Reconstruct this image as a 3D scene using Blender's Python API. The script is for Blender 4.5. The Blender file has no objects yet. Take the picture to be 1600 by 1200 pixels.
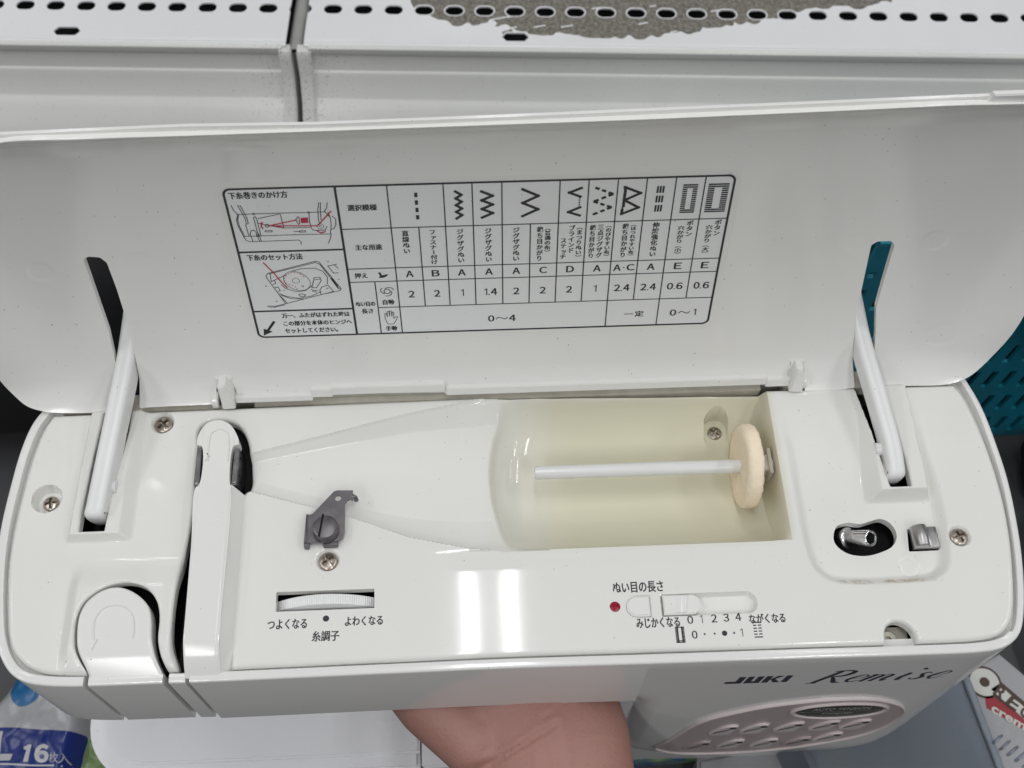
import bpy, bmesh, math, random
import numpy as np
from mathutils import Vector, Matrix

# ------------------------------------------------------------------ camera, world, lamps, exposure
S = 0.001                                   # the code below is written in millimetres
scene = bpy.context.scene
col = scene.collection
random.seed(7)
rng = np.random.default_rng(7)

CAM_TILT, CAM_YAW, CAM_ROLL = 1.0595, 0.0572, 0.0169
cam_data = bpy.data.cameras.new("camera")
cam = bpy.data.objects.new("camera", cam_data)
col.objects.link(cam)
cam_data.sensor_width = 36.0
cam_data.lens = 1784.6 / 1600 * 36.0
cam_data.clip_start, cam_data.clip_end = 0.01, 60.0
_f = Vector((math.sin(CAM_YAW) * math.cos(CAM_TILT), math.cos(CAM_YAW) * math.cos(CAM_TILT), -math.sin(CAM_TILT)))
_r0 = Vector((math.cos(CAM_YAW), -math.sin(CAM_YAW), 0))
_u0 = _r0.cross(_f)
_r = _r0 * math.cos(CAM_ROLL) + _u0 * math.sin(CAM_ROLL)
_u = _u0 * math.cos(CAM_ROLL) - _r0 * math.sin(CAM_ROLL)
_m = Matrix((( _r.x, _u.x, -_f.x), (_r.y, _u.y, -_f.y), (_r.z, _u.z, -_f.z))).to_4x4()
_m.translation = Vector((0, 0, 0.4))
cam.matrix_world = _m
scene.camera = cam
cam_data.dof.use_dof = True
cam_data.dof.focus_distance = 0.435
cam_data.dof.aperture_fstop = 22.0

world = bpy.data.worlds.new("World")
scene.world = world
world.use_nodes = True
world.node_tree.nodes["Background"].inputs[0].default_value = (0.93, 0.97, 1.0, 1)
world.node_tree.nodes["Background"].inputs[1].default_value = 0.045

def tube_lamp(x, y, z, power):
    """one fluorescent tube of the shop's twin ceiling fittings, running away from the viewer"""
    ld = bpy.data.lights.new("fluorescent_tube", 'AREA')
    ld.shape = 'RECTANGLE'
    ld.size, ld.size_y = 0.022, 1.2
    ld.energy = power
    ld.color = (0.985, 0.995, 1.0)
    lo = bpy.data.objects.new("fluorescent_tube", ld)
    col.objects.link(lo)
    lo.location = (x, y, z)
for fx, fy, pw in ([(x, 0.17, 3.9) for x in (0.0, -1.4, 1.4, -2.8, 2.8)] + [(x, 1.57, 1.3) for x in (-0.7, 0.7, -2.1, 2.1)] +
                   [(x, 2.97, 1.6) for x in (0.0, -1.4, 1.4)] + [(x, -1.23, 4.7) for x in (-0.7, 0.7, -2.1, 2.1)]):
    for dx in (-0.033, 0.043):
        tube_lamp(fx + dx, fy, 1.7, pw)

scene.view_settings.view_transform = 'Standard'
scene.view_settings.look = 'None'
scene.view_settings.exposure = 0.0
scene.view_settings.gamma = 1.0

# ------------------------------------------------------------------ materials
def new_mat(name):
    m = bpy.data.materials.new(name)
    m.use_nodes = True
    nt = m.node_tree
    return m, nt, nt.nodes["Principled BSDF"]

def plastic(name, colr, rough=0.3, vary=0.03, specks=0.0, bump=0.0, scale=60.0, coat=0.0, spec=0.5):
    m, nt, b = new_mat(name)
    b.inputs["Roughness"].default_value = rough
    b.inputs["Specular IOR Level"].default_value = spec
    b.inputs["Coat Weight"].default_value = coat
    b.inputs["Coat Roughness"].default_value = 0.05
    tc = nt.nodes.new("ShaderNodeTexCoord")
    n1 = nt.nodes.new("ShaderNodeTexNoise")
    n1.inputs["Scale"].default_value = scale
    n1.inputs["Detail"].default_value = 5
    nt.links.new(tc.outputs["Object"], n1.inputs["Vector"])
    mx = nt.nodes.new("ShaderNodeMix"); mx.data_type = 'RGBA'
    mx.inputs["A"].default_value = tuple(max(0, c * (1 - vary)) for c in colr) + (1,)
    mx.inputs["B"].default_value = tuple(min(1, c * (1 + vary)) for c in colr) + (1,)
    nt.links.new(n1.outputs["Fac"], mx.inputs["Factor"])
    out = mx.outputs["Result"]
    if specks > 0:
        n2 = nt.nodes.new("ShaderNodeTexNoise")
        n2.inputs["Scale"].default_value = 900.0
        n2.inputs["Detail"].default_value = 1.5
        nt.links.new(tc.outputs["Object"], n2.inputs["Vector"])
        r = nt.nodes.new("ShaderNodeMapRange")
        r.inputs["From Min"].default_value = 0.765 - specks * 0.018
        r.inputs["From Max"].default_value = 0.80 - specks * 0.018
        r.inputs["To Max"].default_value = 0.75
        nt.links.new(n2.outputs["Fac"], r.inputs["Value"])
        m2 = nt.nodes.new("ShaderNodeMix"); m2.data_type = 'RGBA'
        m2.inputs["B"].default_value = (0.10, 0.085, 0.06, 1)
        nt.links.new(r.outputs["Result"], m2.inputs["Factor"])
        nt.links.new(out, m2.inputs["A"])
        out = m2.outputs["Result"]
    nt.links.new(out, b.inputs["Base Color"])
    n3 = nt.nodes.new("ShaderNodeTexNoise")
    n3.inputs["Scale"].default_value = 24.0
    n3.inputs["Detail"].default_value = 6
    nt.links.new(tc.outputs["Object"], n3.inputs["Vector"])
    rr = nt.nodes.new("ShaderNodeMapRange")
    rr.inputs["To Min"].default_value = rough * 0.75
    rr.inputs["To Max"].default_value = min(1, rough * 1.3)
    nt.links.new(n3.outputs["Fac"], rr.inputs["Value"])
    nt.links.new(rr.outputs["Result"], b.inputs["Roughness"])
    if bump > 0:
        n4 = nt.nodes.new("ShaderNodeTexNoise")
        n4.inputs["Scale"].default_value = 900.0
        nt.links.new(tc.outputs["Object"], n4.inputs["Vector"])
        bp = nt.nodes.new("ShaderNodeBump")
        bp.inputs["Strength"].default_value = bump
        bp.inputs["Distance"].default_value = 0.0002
        nt.links.new(n4.outputs["Fac"], bp.inputs["Height"])
        nt.links.new(bp.outputs["Normal"], b.inputs["Normal"])
    return m

def flat(name, colr, rough=0.5, metallic=0.0, spec=0.5):
    m, nt, b = new_mat(name)
    b.inputs["Base Color"].default_value = tuple(colr) + (1,)
    b.inputs["Roughness"].default_value = rough
    b.inputs["Metallic"].default_value = metallic
    b.inputs["Specular IOR Level"].default_value = spec
    return m

def metal(name, colr, rough=0.2, scratch=0.4):
    m, nt, b = new_mat(name)
    b.inputs["Metallic"].default_value = 1.0
    tc = nt.nodes.new("ShaderNodeTexCoord")
    n = nt.nodes.new("ShaderNodeTexNoise")
    n.inputs["Scale"].default_value = 300; n.inputs["Detail"].default_value = 6
    nt.links.new(tc.outputs["Object"], n.inputs["Vector"])
    rr = nt.nodes.new("ShaderNodeMapRange")
    rr.inputs["To Min"].default_value = rough * (1 - scratch); rr.inputs["To Max"].default_value = rough * (1 + scratch)
    nt.links.new(n.outputs["Fac"], rr.inputs["Value"]); nt.links.new(rr.outputs["Result"], b.inputs["Roughness"])
    mx = nt.nodes.new("ShaderNodeMix"); mx.data_type = 'RGBA'
    mx.inputs["A"].default_value = tuple(c * 0.75 for c in colr) + (1,)
    mx.inputs["B"].default_value = tuple(min(1, c * 1.15) for c in colr) + (1,)
    nt.links.new(n.outputs["Fac"], mx.inputs["Factor"]); nt.links.new(mx.outputs["Result"], b.inputs["Base Color"])
    return m

WHITE = (0.78, 0.775, 0.745)
M = {}
M['white'] = plastic("ivory_plastic", WHITE, 0.1, 0.015, 0.5, 0.02)
M['lid'] = plastic("ivory_lid_plastic", (0.835, 0.83, 0.805), 0.12, 0.018, 0.35, 0.02)
M['shell'] = plastic("ivory_shell_plastic", (0.78, 0.775, 0.76), 0.12, 0.012, 0.15, 0.02)
M['cover'] = plastic("ivory_cover_plastic", (0.80, 0.795, 0.77), 0.14, 0.012, 0.2, 0.03)
M['arm'] = plastic("white_arm_plastic", (0.78, 0.78, 0.775), 0.3, 0.02, 0.2, 0.03)
M['dial'] = plastic("white_dial_plastic", (0.80, 0.80, 0.80), 0.4, 0.02, 0.3)
M['grime'] = plastic("dusty_plastic", (0.52, 0.49, 0.42), 0.5, 0.25, 1.2, 0.1, 200)
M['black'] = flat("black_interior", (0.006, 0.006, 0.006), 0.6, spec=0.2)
M['sticker'] = plastic("white_sticker", (0.83, 0.84, 0.84), 0.35, 0.008, 0.1)
M['sticker_edge'] = plastic("clear_sticker_margin", (0.82, 0.815, 0.785), 0.3, 0.01)
M['ink'] = flat("dark_print", (0.022, 0.018, 0.026), 0.5)
M['red_ink'] = flat("red_print", (0.50, 0.012, 0.05), 0.5)
M['navy_ink'] = flat("navy_print", (0.006, 0.008, 0.03), 0.35)
M['chrome'] = metal("chrome", (0.82, 0.82, 0.83), 0.07)
M['steel'] = metal("brown_nickel_screw", (0.46, 0.41, 0.36), 0.3, 0.3)
M['gun'] = metal("black_nickel", (0.21, 0.20, 0.21), 0.34, 0.3)
M['gun_dull'] = metal("dull_black_nickel", (0.19, 0.18, 0.19), 0.4, 0.4)
M['satin'] = metal("satin_chrome", (0.72, 0.72, 0.73), 0.26, 0.05)
M['clip'] = metal("worn_chrome", (0.46, 0.45, 0.45), 0.36, 0.02)
M['plate'] = metal("grey_steel_plate", (0.36, 0.36, 0.37), 0.3)
M['pin'] = plastic("white_pin_plastic", (0.74, 0.74, 0.735), 0.22, 0.03)
M['felt'] = plastic("cream_felt", (0.93, 0.79, 0.61), 0.95, 0.09, 0.0, 0.0, 500, spec=0.1)
M['led'] = flat("red_lens", (0.28, 0.004, 0.02), 0.12)
M['pink'] = plastic("pearl_pink_panel", (0.48, 0.40, 0.41), 0.3, 0.03)
M['pink_edge'] = plastic("pearl_pink_rim", (0.70, 0.62, 0.62), 0.22, 0.02)
M['badge'] = flat("black_badge", (0.02, 0.018, 0.018), 0.25)
M['silver_ink'] = flat("silver_print", (0.5, 0.48, 0.46), 0.4)
M['deck'] = plastic("white_enamel_steel", (0.83, 0.83, 0.845), 0.3, 0.03, 1.4, 0.02, 30)
M['rail'] = plastic("ivory_price_rail", (0.74, 0.74, 0.71), 0.3, 0.03, 2.4, 0.02, 40)
M['post'] = plastic("grey_post", (0.33, 0.33, 0.31), 0.45, 0.15, 1.0, 0, 150)
M['floor'] = plastic("dark_grey_floor", (0.06, 0.06, 0.064), 0.45, 0.2, 0.5, 0.05, 20)
M['blackbag'] = plastic("black_fabric", (0.008, 0.008, 0.01), 0.7, 0.5, 0, 0.3, 200)
M['teal'] = plastic("teal_plastic", (0.008, 0.20, 0.29), 0.4, 0.12, 0, 0.03, 30)
M['film'] = plastic("white_film", (0.34, 0.34, 0.355), 0.28, 0.08, 0, 0, 12)
M['blue'] = plastic("blue_print", (0.002, 0.016, 0.15), 0.28, 0.08)
M['sky_blue'] = plastic("sky_blue_print", (0.012, 0.11, 0.28), 0.3, 0.1)
M['film_white'] = flat("white_package_print", (0.45, 0.45, 0.47), 0.35)
M['bed'] = plastic("white_bed_plastic", (0.80, 0.80, 0.83), 0.25, 0.01, 0.1)

# grime gathers on the price rails where the two shelves meet
def rail_grime():
    nt = M['rail'].node_tree
    mr = [n for n in nt.nodes if n.type == 'MAP_RANGE' and abs(n.inputs["To Max"].default_value - 0.75) < 1e-6][0]
    src = mr.inputs["Value"].links[0].from_socket
    ge = nt.nodes.new("ShaderNodeNewGeometry"); sp = nt.nodes.new("ShaderNodeSeparateXYZ")
    nt.links.new(ge.outputs["Position"], sp.inputs[0])
    d = nt.nodes.new("ShaderNodeMath"); d.operation = 'SUBTRACT'; d.inputs[1].default_value = -0.126
    nt.links.new(sp.outputs["X"], d.inputs[0])
    ab = nt.nodes.new("ShaderNodeMath"); ab.operation = 'ABSOLUTE'; nt.links.new(d.outputs[0], ab.inputs[0])
    r = nt.nodes.new("ShaderNodeMapRange"); r.inputs["From Min"].default_value = 0.055; r.inputs["From Max"].default_value = 0.006
    r.inputs["To Min"].default_value = 0.0; r.inputs["To Max"].default_value = 0.10
    nt.links.new(ab.outputs[0], r.inputs["Value"])
    a = nt.nodes.new("ShaderNodeMath"); a.operation = 'ADD'
    nt.links.new(src, a.inputs[0]); nt.links.new(r.outputs["Result"], a.inputs[1]); nt.links.new(a.outputs[0], mr.inputs["Value"])
rail_grime()

# yellowed spool well: aged plastic whose cream tint fades out around the well
def yellow_panel():
    m = plastic("ivory_panel_plastic", WHITE, 0.06, 0.018, 0.6, 0.0, spec=0.34)
    nt = m.node_tree; b = nt.nodes["Principled BSDF"]
    src = b.inputs["Base Color"].links[0].from_socket
    tc = nt.nodes.new("ShaderNodeTexCoord"); sp = nt.nodes.new("ShaderNodeSeparateXYZ")
    nt.links.new(tc.outputs["Object"], sp.inputs[0])
    def ramp(sock, a, c):
        r = nt.nodes.new("ShaderNodeMapRange"); r.interpolation_type = 'SMOOTHSTEP'
        r.inputs["From Min"].default_value = a; r.inputs["From Max"].default_value = c
        nt.links.new(sock, r.inputs["Value"]); return r.outputs["Result"]
    def mul(a, c):
        k = nt.nodes.new("ShaderNodeMath"); k.operation = 'MULTIPLY'
        nt.links.new(a, k.inputs[0]); nt.links.new(c, k.inputs[1]); return k.outputs[0]
    msk = mul(mul(ramp(sp.outputs["X"], -0.016, 0.028), ramp(sp.outputs["X"], 0.108, 0.103)),
              mul(ramp(sp.outputs["Y"], -0.014, -0.007), ramp(sp.outputs["Y"], 0.056, 0.051)))
    mx = nt.nodes.new("ShaderNodeMix"); mx.data_type = 'RGBA'
    mx.inputs["B"].default_value = (0.675, 0.65, 0.51, 1)
    nt.links.new(msk, mx.inputs["Factor"]); nt.links.new(src, mx.inputs["A"])
    dn = nt.nodes.new("ShaderNodeTexNoise"); dn.inputs["Scale"].default_value = 260; dn.inputs["Detail"].default_value = 4
    nt.links.new(tc.outputs["Object"], dn.inputs["Vector"])
    dirt = mul(mul(ramp(sp.outputs["Y"], -0.0301, -0.0291), ramp(sp.outputs["Y"], -0.0265, -0.0287)),
               mul(mul(ramp(sp.outputs["X"], 0.114, 0.124), ramp(sp.outputs["X"], 0.160, 0.150)), ramp(dn.outputs["Fac"], 0.42, 0.66)))
    m2 = nt.nodes.new("ShaderNodeMix"); m2.data_type = 'RGBA'; m2.inputs["B"].default_value = (0.46, 0.40, 0.30, 1)
    nt.links.new(dirt, m2.inputs["Factor"]); nt.links.new(mx.outputs["Result"], m2.inputs["A"])
    nt.links.new(m2.outputs["Result"], b.inputs["Base Color"])
    return m
M['panel'] = yellow_panel()

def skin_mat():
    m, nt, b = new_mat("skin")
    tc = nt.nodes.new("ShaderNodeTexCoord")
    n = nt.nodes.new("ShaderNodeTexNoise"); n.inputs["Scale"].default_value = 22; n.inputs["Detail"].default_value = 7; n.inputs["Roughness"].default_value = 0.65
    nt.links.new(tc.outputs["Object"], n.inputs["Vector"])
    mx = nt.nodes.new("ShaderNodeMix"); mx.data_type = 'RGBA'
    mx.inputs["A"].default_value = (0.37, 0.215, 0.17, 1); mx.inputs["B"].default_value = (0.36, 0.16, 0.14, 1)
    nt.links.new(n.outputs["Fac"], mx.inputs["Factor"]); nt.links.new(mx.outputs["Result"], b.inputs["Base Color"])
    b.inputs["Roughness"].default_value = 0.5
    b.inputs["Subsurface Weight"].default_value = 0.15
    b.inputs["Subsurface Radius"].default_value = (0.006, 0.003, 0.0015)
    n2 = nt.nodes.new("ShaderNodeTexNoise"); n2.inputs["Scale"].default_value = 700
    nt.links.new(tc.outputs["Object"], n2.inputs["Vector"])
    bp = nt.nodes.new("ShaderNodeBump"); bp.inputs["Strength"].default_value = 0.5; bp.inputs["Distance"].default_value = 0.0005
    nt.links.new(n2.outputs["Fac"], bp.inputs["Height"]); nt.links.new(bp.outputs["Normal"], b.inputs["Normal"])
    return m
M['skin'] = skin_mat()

def bin_mat():
    m, nt, b = new_mat("frosted_clear_plastic")
    b.inputs["Base Color"].default_value = (0.50, 0.55, 0.62, 1)
    b.inputs["Roughness"].default_value = 0.35
    b.inputs["Transmission Weight"].default_value = 0.8
    b.inputs["IOR"].default_value = 1.2
    return m
M['frost'] = bin_mat()

def leaf_print():
    m, nt, b = new_mat("green_leaf_print")
    tc = nt.nodes.new("ShaderNodeTexCoord")
    v = nt.nodes.new("ShaderNodeTexNoise"); v.inputs["Scale"].default_value = 55; v.inputs["Detail"].default_value = 3
    nt.links.new(tc.outputs["Object"], v.inputs["Vector"])
    cr = nt.nodes.new("ShaderNodeValToRGB")
    e = cr.color_ramp.elements
    e[0].position = 0.40; e[0].color = (0.10, 0.17, 0.04, 1)
    e[1].position = 0.62; e[1].color = (0.45, 0.50, 0.45, 1)
    e2 = e.new(0.52); e2.color = (0.16, 0.24, 0.10, 1)
    nt.links.new(v.outputs["Fac"], cr.inputs[0]); nt.links.new(cr.outputs[0], b.inputs["Base Color"])
    b.inputs["Roughness"].default_value = 0.3
    return m
M['leaf'] = leaf_print()

def residue_mat():
    m, nt, b = new_mat("old_glue_residue")
    tc = nt.nodes.new("ShaderNodeTexCoord")
    n = nt.nodes.new("ShaderNodeTexNoise"); n.inputs["Scale"].default_value = 420; n.inputs["Detail"].default_value = 8; n.inputs["Roughness"].default_value = 0.75
    nt.links.new(tc.outputs["Object"], n.inputs["Vector"])
    cr = nt.nodes.new("ShaderNodeValToRGB"); e = cr.color_ramp.elements
    e[0].position = 0.34; e[0].color = (0.07, 0.06, 0.05, 1)
    e[1].position = 0.66; e[1].color = (0.34, 0.32, 0.28, 1)
    nt.links.new(n.outputs["Fac"], cr.inputs[0]); nt.links.new(cr.outputs[0], b.inputs["Base Color"])
    b.inputs["Roughness"].default_value = 0.9
    return m
M['residue'] = residue_mat()

# ------------------------------------------------------------------ building helpers
OFF = {}                                     # world position (mm) of every object's own origin
def link(o, parent=None):
    col.objects.link(o)
    if parent is not None:
        o.parent = parent
    return o

def thing(name, label, cat, loc, group=None):
    o = bpy.data.objects.new(name, None)
    o.empty_display_size = 0.02
    link(o)
    o.location = Vector(loc) * S
    o["label"], o["category"] = label, cat
    if group: o["group"] = group
    OFF[o.name] = np.array(loc, float)
    return o

def mesh_obj(name, V, Fc, mats, parent=None, idx=None, smooth=35, at=None):
    """V in world mm; the mesh is stored relative to its parent's origin (or to `at`)"""
    base = OFF[parent.name] if parent is not None else (np.array(at, float) if at is not None else np.zeros(3))
    V = (np.asarray(V, float).reshape(-1, 3) - base) * S
    me = bpy.data.meshes.new(name)
    me.from_pydata(V.tolist(), [], Fc if isinstance(Fc, list) else Fc.tolist())
    for m in (mats if isinstance(mats, (list, tuple)) else [mats]):
        me.materials.append(m)
    if idx is not None:
        me.polygons.foreach_set("material_index", np.asarray(idx, dtype=np.int32))
    me.validate()
    if smooth:
        me.polygons.foreach_set("use_smooth", np.ones(len(me.polygons), dtype=bool))
        me.set_sharp_from_angle(angle=math.radians(smooth))
    o = bpy.data.objects.new(name, me)
    link(o, parent)
    if parent is None and at is not None:
        o.location = Vector(at) * S
    OFF[o.name] = base
    return o

class Geo:
    """collects shapes (mm) for ONE mesh"""
    def __init__(s, frame=None): s.V, s.F, s.I, s.fr = [], [], [], frame
    def add(s, V, Fc, mi=0):
        b = len(s.V)
        s.V += [tuple(p) for p in V]
        for f in Fc:
            s.F.append([b + i for i in f]); s.I.append(mi)
    def box(s, a, c, mi=0, bev=0.0, seg=2):
        bm = bmesh.new()
        bmesh.ops.create_cube(bm, size=1)
        for v in bm.verts:
            v.co = Vector([(a[k] + c[k]) / 2 + v.co[k] * (c[k] - a[k]) for k in range(3)])
        if bev: bmesh.ops.bevel(bm, geom=bm.edges[:], offset=bev, segments=seg, affect='EDGES')
        s.bm(bm, mi)
    def prism(s, pts, z0, z1, mi=0, bev=0.0, seg=2, holes=None):
        bm = bmesh.new()
        vs = [bm.verts.new((p[0], p[1], z0)) for p in pts]
        f = bm.faces.new(vs)
        r = bmesh.ops.extrude_face_region(bm, geom=[f])
        top = [e for e in r['geom'] if isinstance(e, bmesh.types.BMVert)]
        for v in top: v.co.z = z1
        bmesh.ops.recalc_face_normals(bm, faces=bm.faces[:])
        if bev:
            ed = [e for e in bm.edges if all(v in top for v in e.verts)]
            bmesh.ops.bevel(bm, geom=ed, offset=bev, segments=seg, affect='EDGES')
        s.bm(bm, mi)
    def bm(s, bm, mi=0, mat=None):
        bm.verts.index_update()
        s.add([(mat @ v.co if mat else v.co) for v in bm.verts], [[v.index for v in f.verts] for f in bm.faces], mi)
        bm.free()
    def tube(s, pts, r, n=12, mi=0, cap=True, flatten=None):
        pts = [Vector(p) for p in pts]
        rad = r if isinstance(r, (list, tuple)) else [r] * len(pts)
        rings = []
        for i, p in enumerate(pts):
            d = (pts[min(i + 1, len(pts) - 1)] - pts[max(i - 1, 0)]).normalized()
            a = d.orthogonal().normalized() if i == 0 else (prev - d * prev.dot(d)).normalized()
            prev = a; b = d.cross(a)
            rings.append([p + (a * math.cos(2 * math.pi * k / n) + b * math.sin(2 * math.pi * k / n)) * rad[i] for k in range(n)])
        V = [v for rg in rings for v in rg]
        Fc = []
        for i in range(len(pts) - 1):
            for k in range(n):
                Fc.append([i * n + k, i * n + (k + 1) % n, (i + 1) * n + (k + 1) % n, (i + 1) * n + k])
        if cap:
            Fc.append(list(range(n))[::-1]); Fc.append([(len(pts) - 1) * n + k for k in range(n)])
        s.add(V, Fc, mi)
    def lathe(s, prof, c, n=32, mi=0, ax='z', mat=None):
        V, Fc = [], []
        for (r, h) in prof:
            for k in range(n):
                t = 2 * math.pi * k / n
                p = (r * math.cos(t), r * math.sin(t), h)
                if ax == 'x': p = (h, p[0], p[1])
                if ax == 'y': p = (p[0], h, p[1])
                if mat is not None: p = mat @ Vector(p)
                V.append((c[0] + p[0], c[1] + p[1], c[2] + p[2]))
        for i in range(len(prof) - 1):
            for k in range(n):
                Fc.append([i * n + k, i * n + (k + 1) % n, (i + 1) * n + (k + 1) % n, (i + 1) * n + k])
        if prof[0][0] > 1e-6: Fc.append(list(range(n))[::-1])
        if prof[-1][0] > 1e-6: Fc.append([(len(prof) - 1) * n + k for k in range(n)])
        s.add(V, Fc, mi)
    # flat print in the xy plane of the frame
    def poly(s, pts, z=0.0, mi=0): s.add([(p[0], p[1], z) for p in pts], [list(range(len(pts)))], mi)
    def line(s, pts, w, z=0.0, mi=0, cap=True):
        for a, b in zip(pts[:-1], pts[1:]):
            a, b = np.array(a, float), np.array(b, float)
            d = b - a; L = np.hypot(*d)
            if L < 1e-6: continue
            d /= L; n = np.array([-d[1], d[0]]) * w / 2; e = d * (w / 2 if cap else 0)
            a2, b2 = a - e, b + e; m = max(1, int(L / 4.0)) if s.fr is not None else 1      # long lines follow a curved frame
            Q = [a2 + (b2 - a2) * k / m for k in range(m + 1)]
            s.add([tuple(q - n) + (z,) for q in Q] + [tuple(q + n) + (z,) for q in Q], [[k, k + 1, m + 2 + k, m + 1 + k] for k in range(m)], mi)
    def disc(s, c, r, z=0.0, mi=0, n=20): s.poly([(c[0] + r * math.cos(2 * math.pi * k / n), c[1] + r * math.sin(2 * math.pi * k / n)) for k in range(n)], z, mi)
    def ring(s, c, r, w, z=0.0, mi=0, n=28, a0=0, a1=360):
        A = [math.radians(a0 + (a1 - a0) * k / n) for k in range(n + 1)]
        V = [(c[0] + (r - w / 2) * math.cos(t), c[1] + (r - w / 2) * math.sin(t), z) for t in A] + [(c[0] + (r + w / 2) * math.cos(t), c[1] + (r + w / 2) * math.sin(t), z) for t in A]
        s.add(V, [[k, n + 1 + k, n + 2 + k, k + 1] for k in range(n)], mi)
    def text(s, t, x0, y0, x1, y1, z=0.0, mi=0, bold=0.0, shear=0.0, keep=False):
        """lettering stretched into the box; keep=True keeps the letters' own proportions, centred in the box"""
        V, Fc = glyphs(t, bold)
        if len(V) == 0: return
        mn, mxx = V.min(0), V.max(0); sz = np.maximum(mxx - mn, 1e-6)
        k = np.array([(x1 - x0) / sz[0], (y1 - y0) / sz[1]])
        if keep: k[:] = min(k)
        c = np.array([(x0 + x1) / 2, (y0 + y1) / 2])
        W = (V - (mn + mxx) / 2) * k + c
        W[:, 0] += shear * (W[:, 1] - y0)
        s.add([(p[0], p[1], z) for p in W], Fc, mi)
        if s.heavy: s.add([(p[0] + s.heavy, p[1], z + 0.01) for p in W], Fc, mi)      # a heavier weight of the same face
    heavy = 0.0
    def vtext(s, t, xc, y1, size, z=0.0, mi=0, pitch=None, bold=0.0):
        """upright Japanese lettering, one character under the other"""
        pitch = pitch or size
        for i, ch in enumerate(t):
            V, Fc = glyphs(ch, bold)
            if len(V) == 0: continue
            W = V.copy()
            if ch in 'ー（）()〜':
                ctr = np.array([0.5, 0.38]); d = W - ctr; W = np.stack([d[:, 1], -d[:, 0]], 1) + ctr
            yc = y1 - pitch * (i + 0.5)
            dx = 0.12 if ch in 'ァッ' else 0.0
            W = (W - np.array([0.5 - dx, 0.38])) * size * np.array([1.0, pitch / size]) + np.array([xc, yc])
            s.add([(p[0], p[1], z) for p in W], Fc, mi)
            if s.heavy: s.add([(p[0] + s.heavy * 0.8, p[1], z + 0.01) for p in W], Fc, mi)
    def build(s, name, mats, parent=None, smooth=35, at=None):
        V = s.V
        if s.fr is not None: V = [s.fr(*p) for p in V]
        return mesh_obj(name, V, s.F, mats, parent, s.I, smooth, at)

_gl = {}
def glyphs(t, bold=0.0):
    """flat outline of a string with Blender's built-in typeface, in em units"""
    key = (t, bold)
    if key in _gl: return _gl[key]
    cu = bpy.data.curves.new("lettering", 'FONT')
    cu.body = t; cu.size = 1.0; cu.resolution_u = 3; cu.offset = bold
    ob = bpy.data.objects.new("lettering", cu)
    col.objects.link(ob)
    dg = bpy.context.evaluated_depsgraph_get()
    me = bpy.data.meshes.new_from_object(ob.evaluated_get(dg))
    V = np.array([v.co[:2] for v in me.vertices], float).reshape(-1, 2)
    Fc = [list(p.vertices) for p in me.polygons]
    bpy.data.meshes.remove(me); bpy.data.objects.remove(ob); bpy.data.curves.remove(cu)
    _gl[key] = (V, Fc)
    return _gl[key]

def ss(a, b, x):
    t = np.clip((x - a) / (b - a), 0, 1)
    return t * t * (3 - 2 * t)
def smin(a, b, k):
    h = np.clip(0.5 + 0.5 * (b - a) / k, 0, 1)
    return b + (a - b) * h - k * h * (1 - h)
def smax(a, b, k): return -smin(-a, -b, k)

def sd_poly(P, X, Y):
    P = np.asarray(P, float)
    d = np.full(X.shape, 1e18); sgn = np.ones(X.shape)
    n = len(P); j = n - 1
    for i in range(n):
        e = P[j] - P[i]; wx, wy = X - P[i, 0], Y - P[i, 1]
        t = np.clip((wx * e[0] + wy * e[1]) / max(e @ e, 1e-12), 0, 1)
        d = np.minimum(d, (wx - e[0] * t) ** 2 + (wy - e[1] * t) ** 2)
        c1, c2, c3 = Y >= P[i, 1], Y < P[j, 1], e[0] * wy > e[1] * wx
        flip = (c1 & c2 & c3) | (~c1 & ~c2 & ~c3)
        sgn = np.where(flip, -sgn, sgn)
        j = i
    return sgn * np.sqrt(d)
def sd_box(X, Y, cx, cy, hx, hy, r=0.0):
    qx, qy = np.abs(X - cx) - hx + r, np.abs(Y - cy) - hy + r
    return np.hypot(np.maximum(qx, 0), np.maximum(qy, 0)) + np.minimum(np.maximum(qx, qy), 0) - r

def spline(P, n=6, closed=False):
    """Catmull-Rom through the points"""
    P = [np.array(p, float) for p in P]; out = []
    N = len(P); rngi = range(N) if closed else range(N - 1)
    for i in rngi:
        p0, p1, p2, p3 = (P[(i + k) % N] if closed else P[min(max(i + k, 0), N - 1)] for k in (-1, 0, 1, 2))
        if not closed and i == 0: p0 = 2 * p1 - p2
        if not closed and i == N - 2: p3 = 2 * p2 - p1
        d1, d2, d3 = (max(np.linalg.norm(q - p) ** 0.5, 1e-4) for p, q in ((p0, p1), (p1, p2), (p2, p3)))
        m1 = d2 * ((p1 - p0) / d1 - (p2 - p0) / (d1 + d2) + (p2 - p1) / d2)
        m2 = d2 * ((p2 - p1) / d2 - (p3 - p1) / (d2 + d3) + (p3 - p2) / d3)
        for k in range(n):
            t = k / n
            out.append((2 * t ** 3 - 3 * t * t + 1) * p1 + (t ** 3 - 2 * t * t + t) * m1 + (3 * t * t - 2 * t ** 3) * p2 + (t ** 3 - t * t) * m2)
    if not closed: out.append(P[-1])
    return np.array(out)

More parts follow.
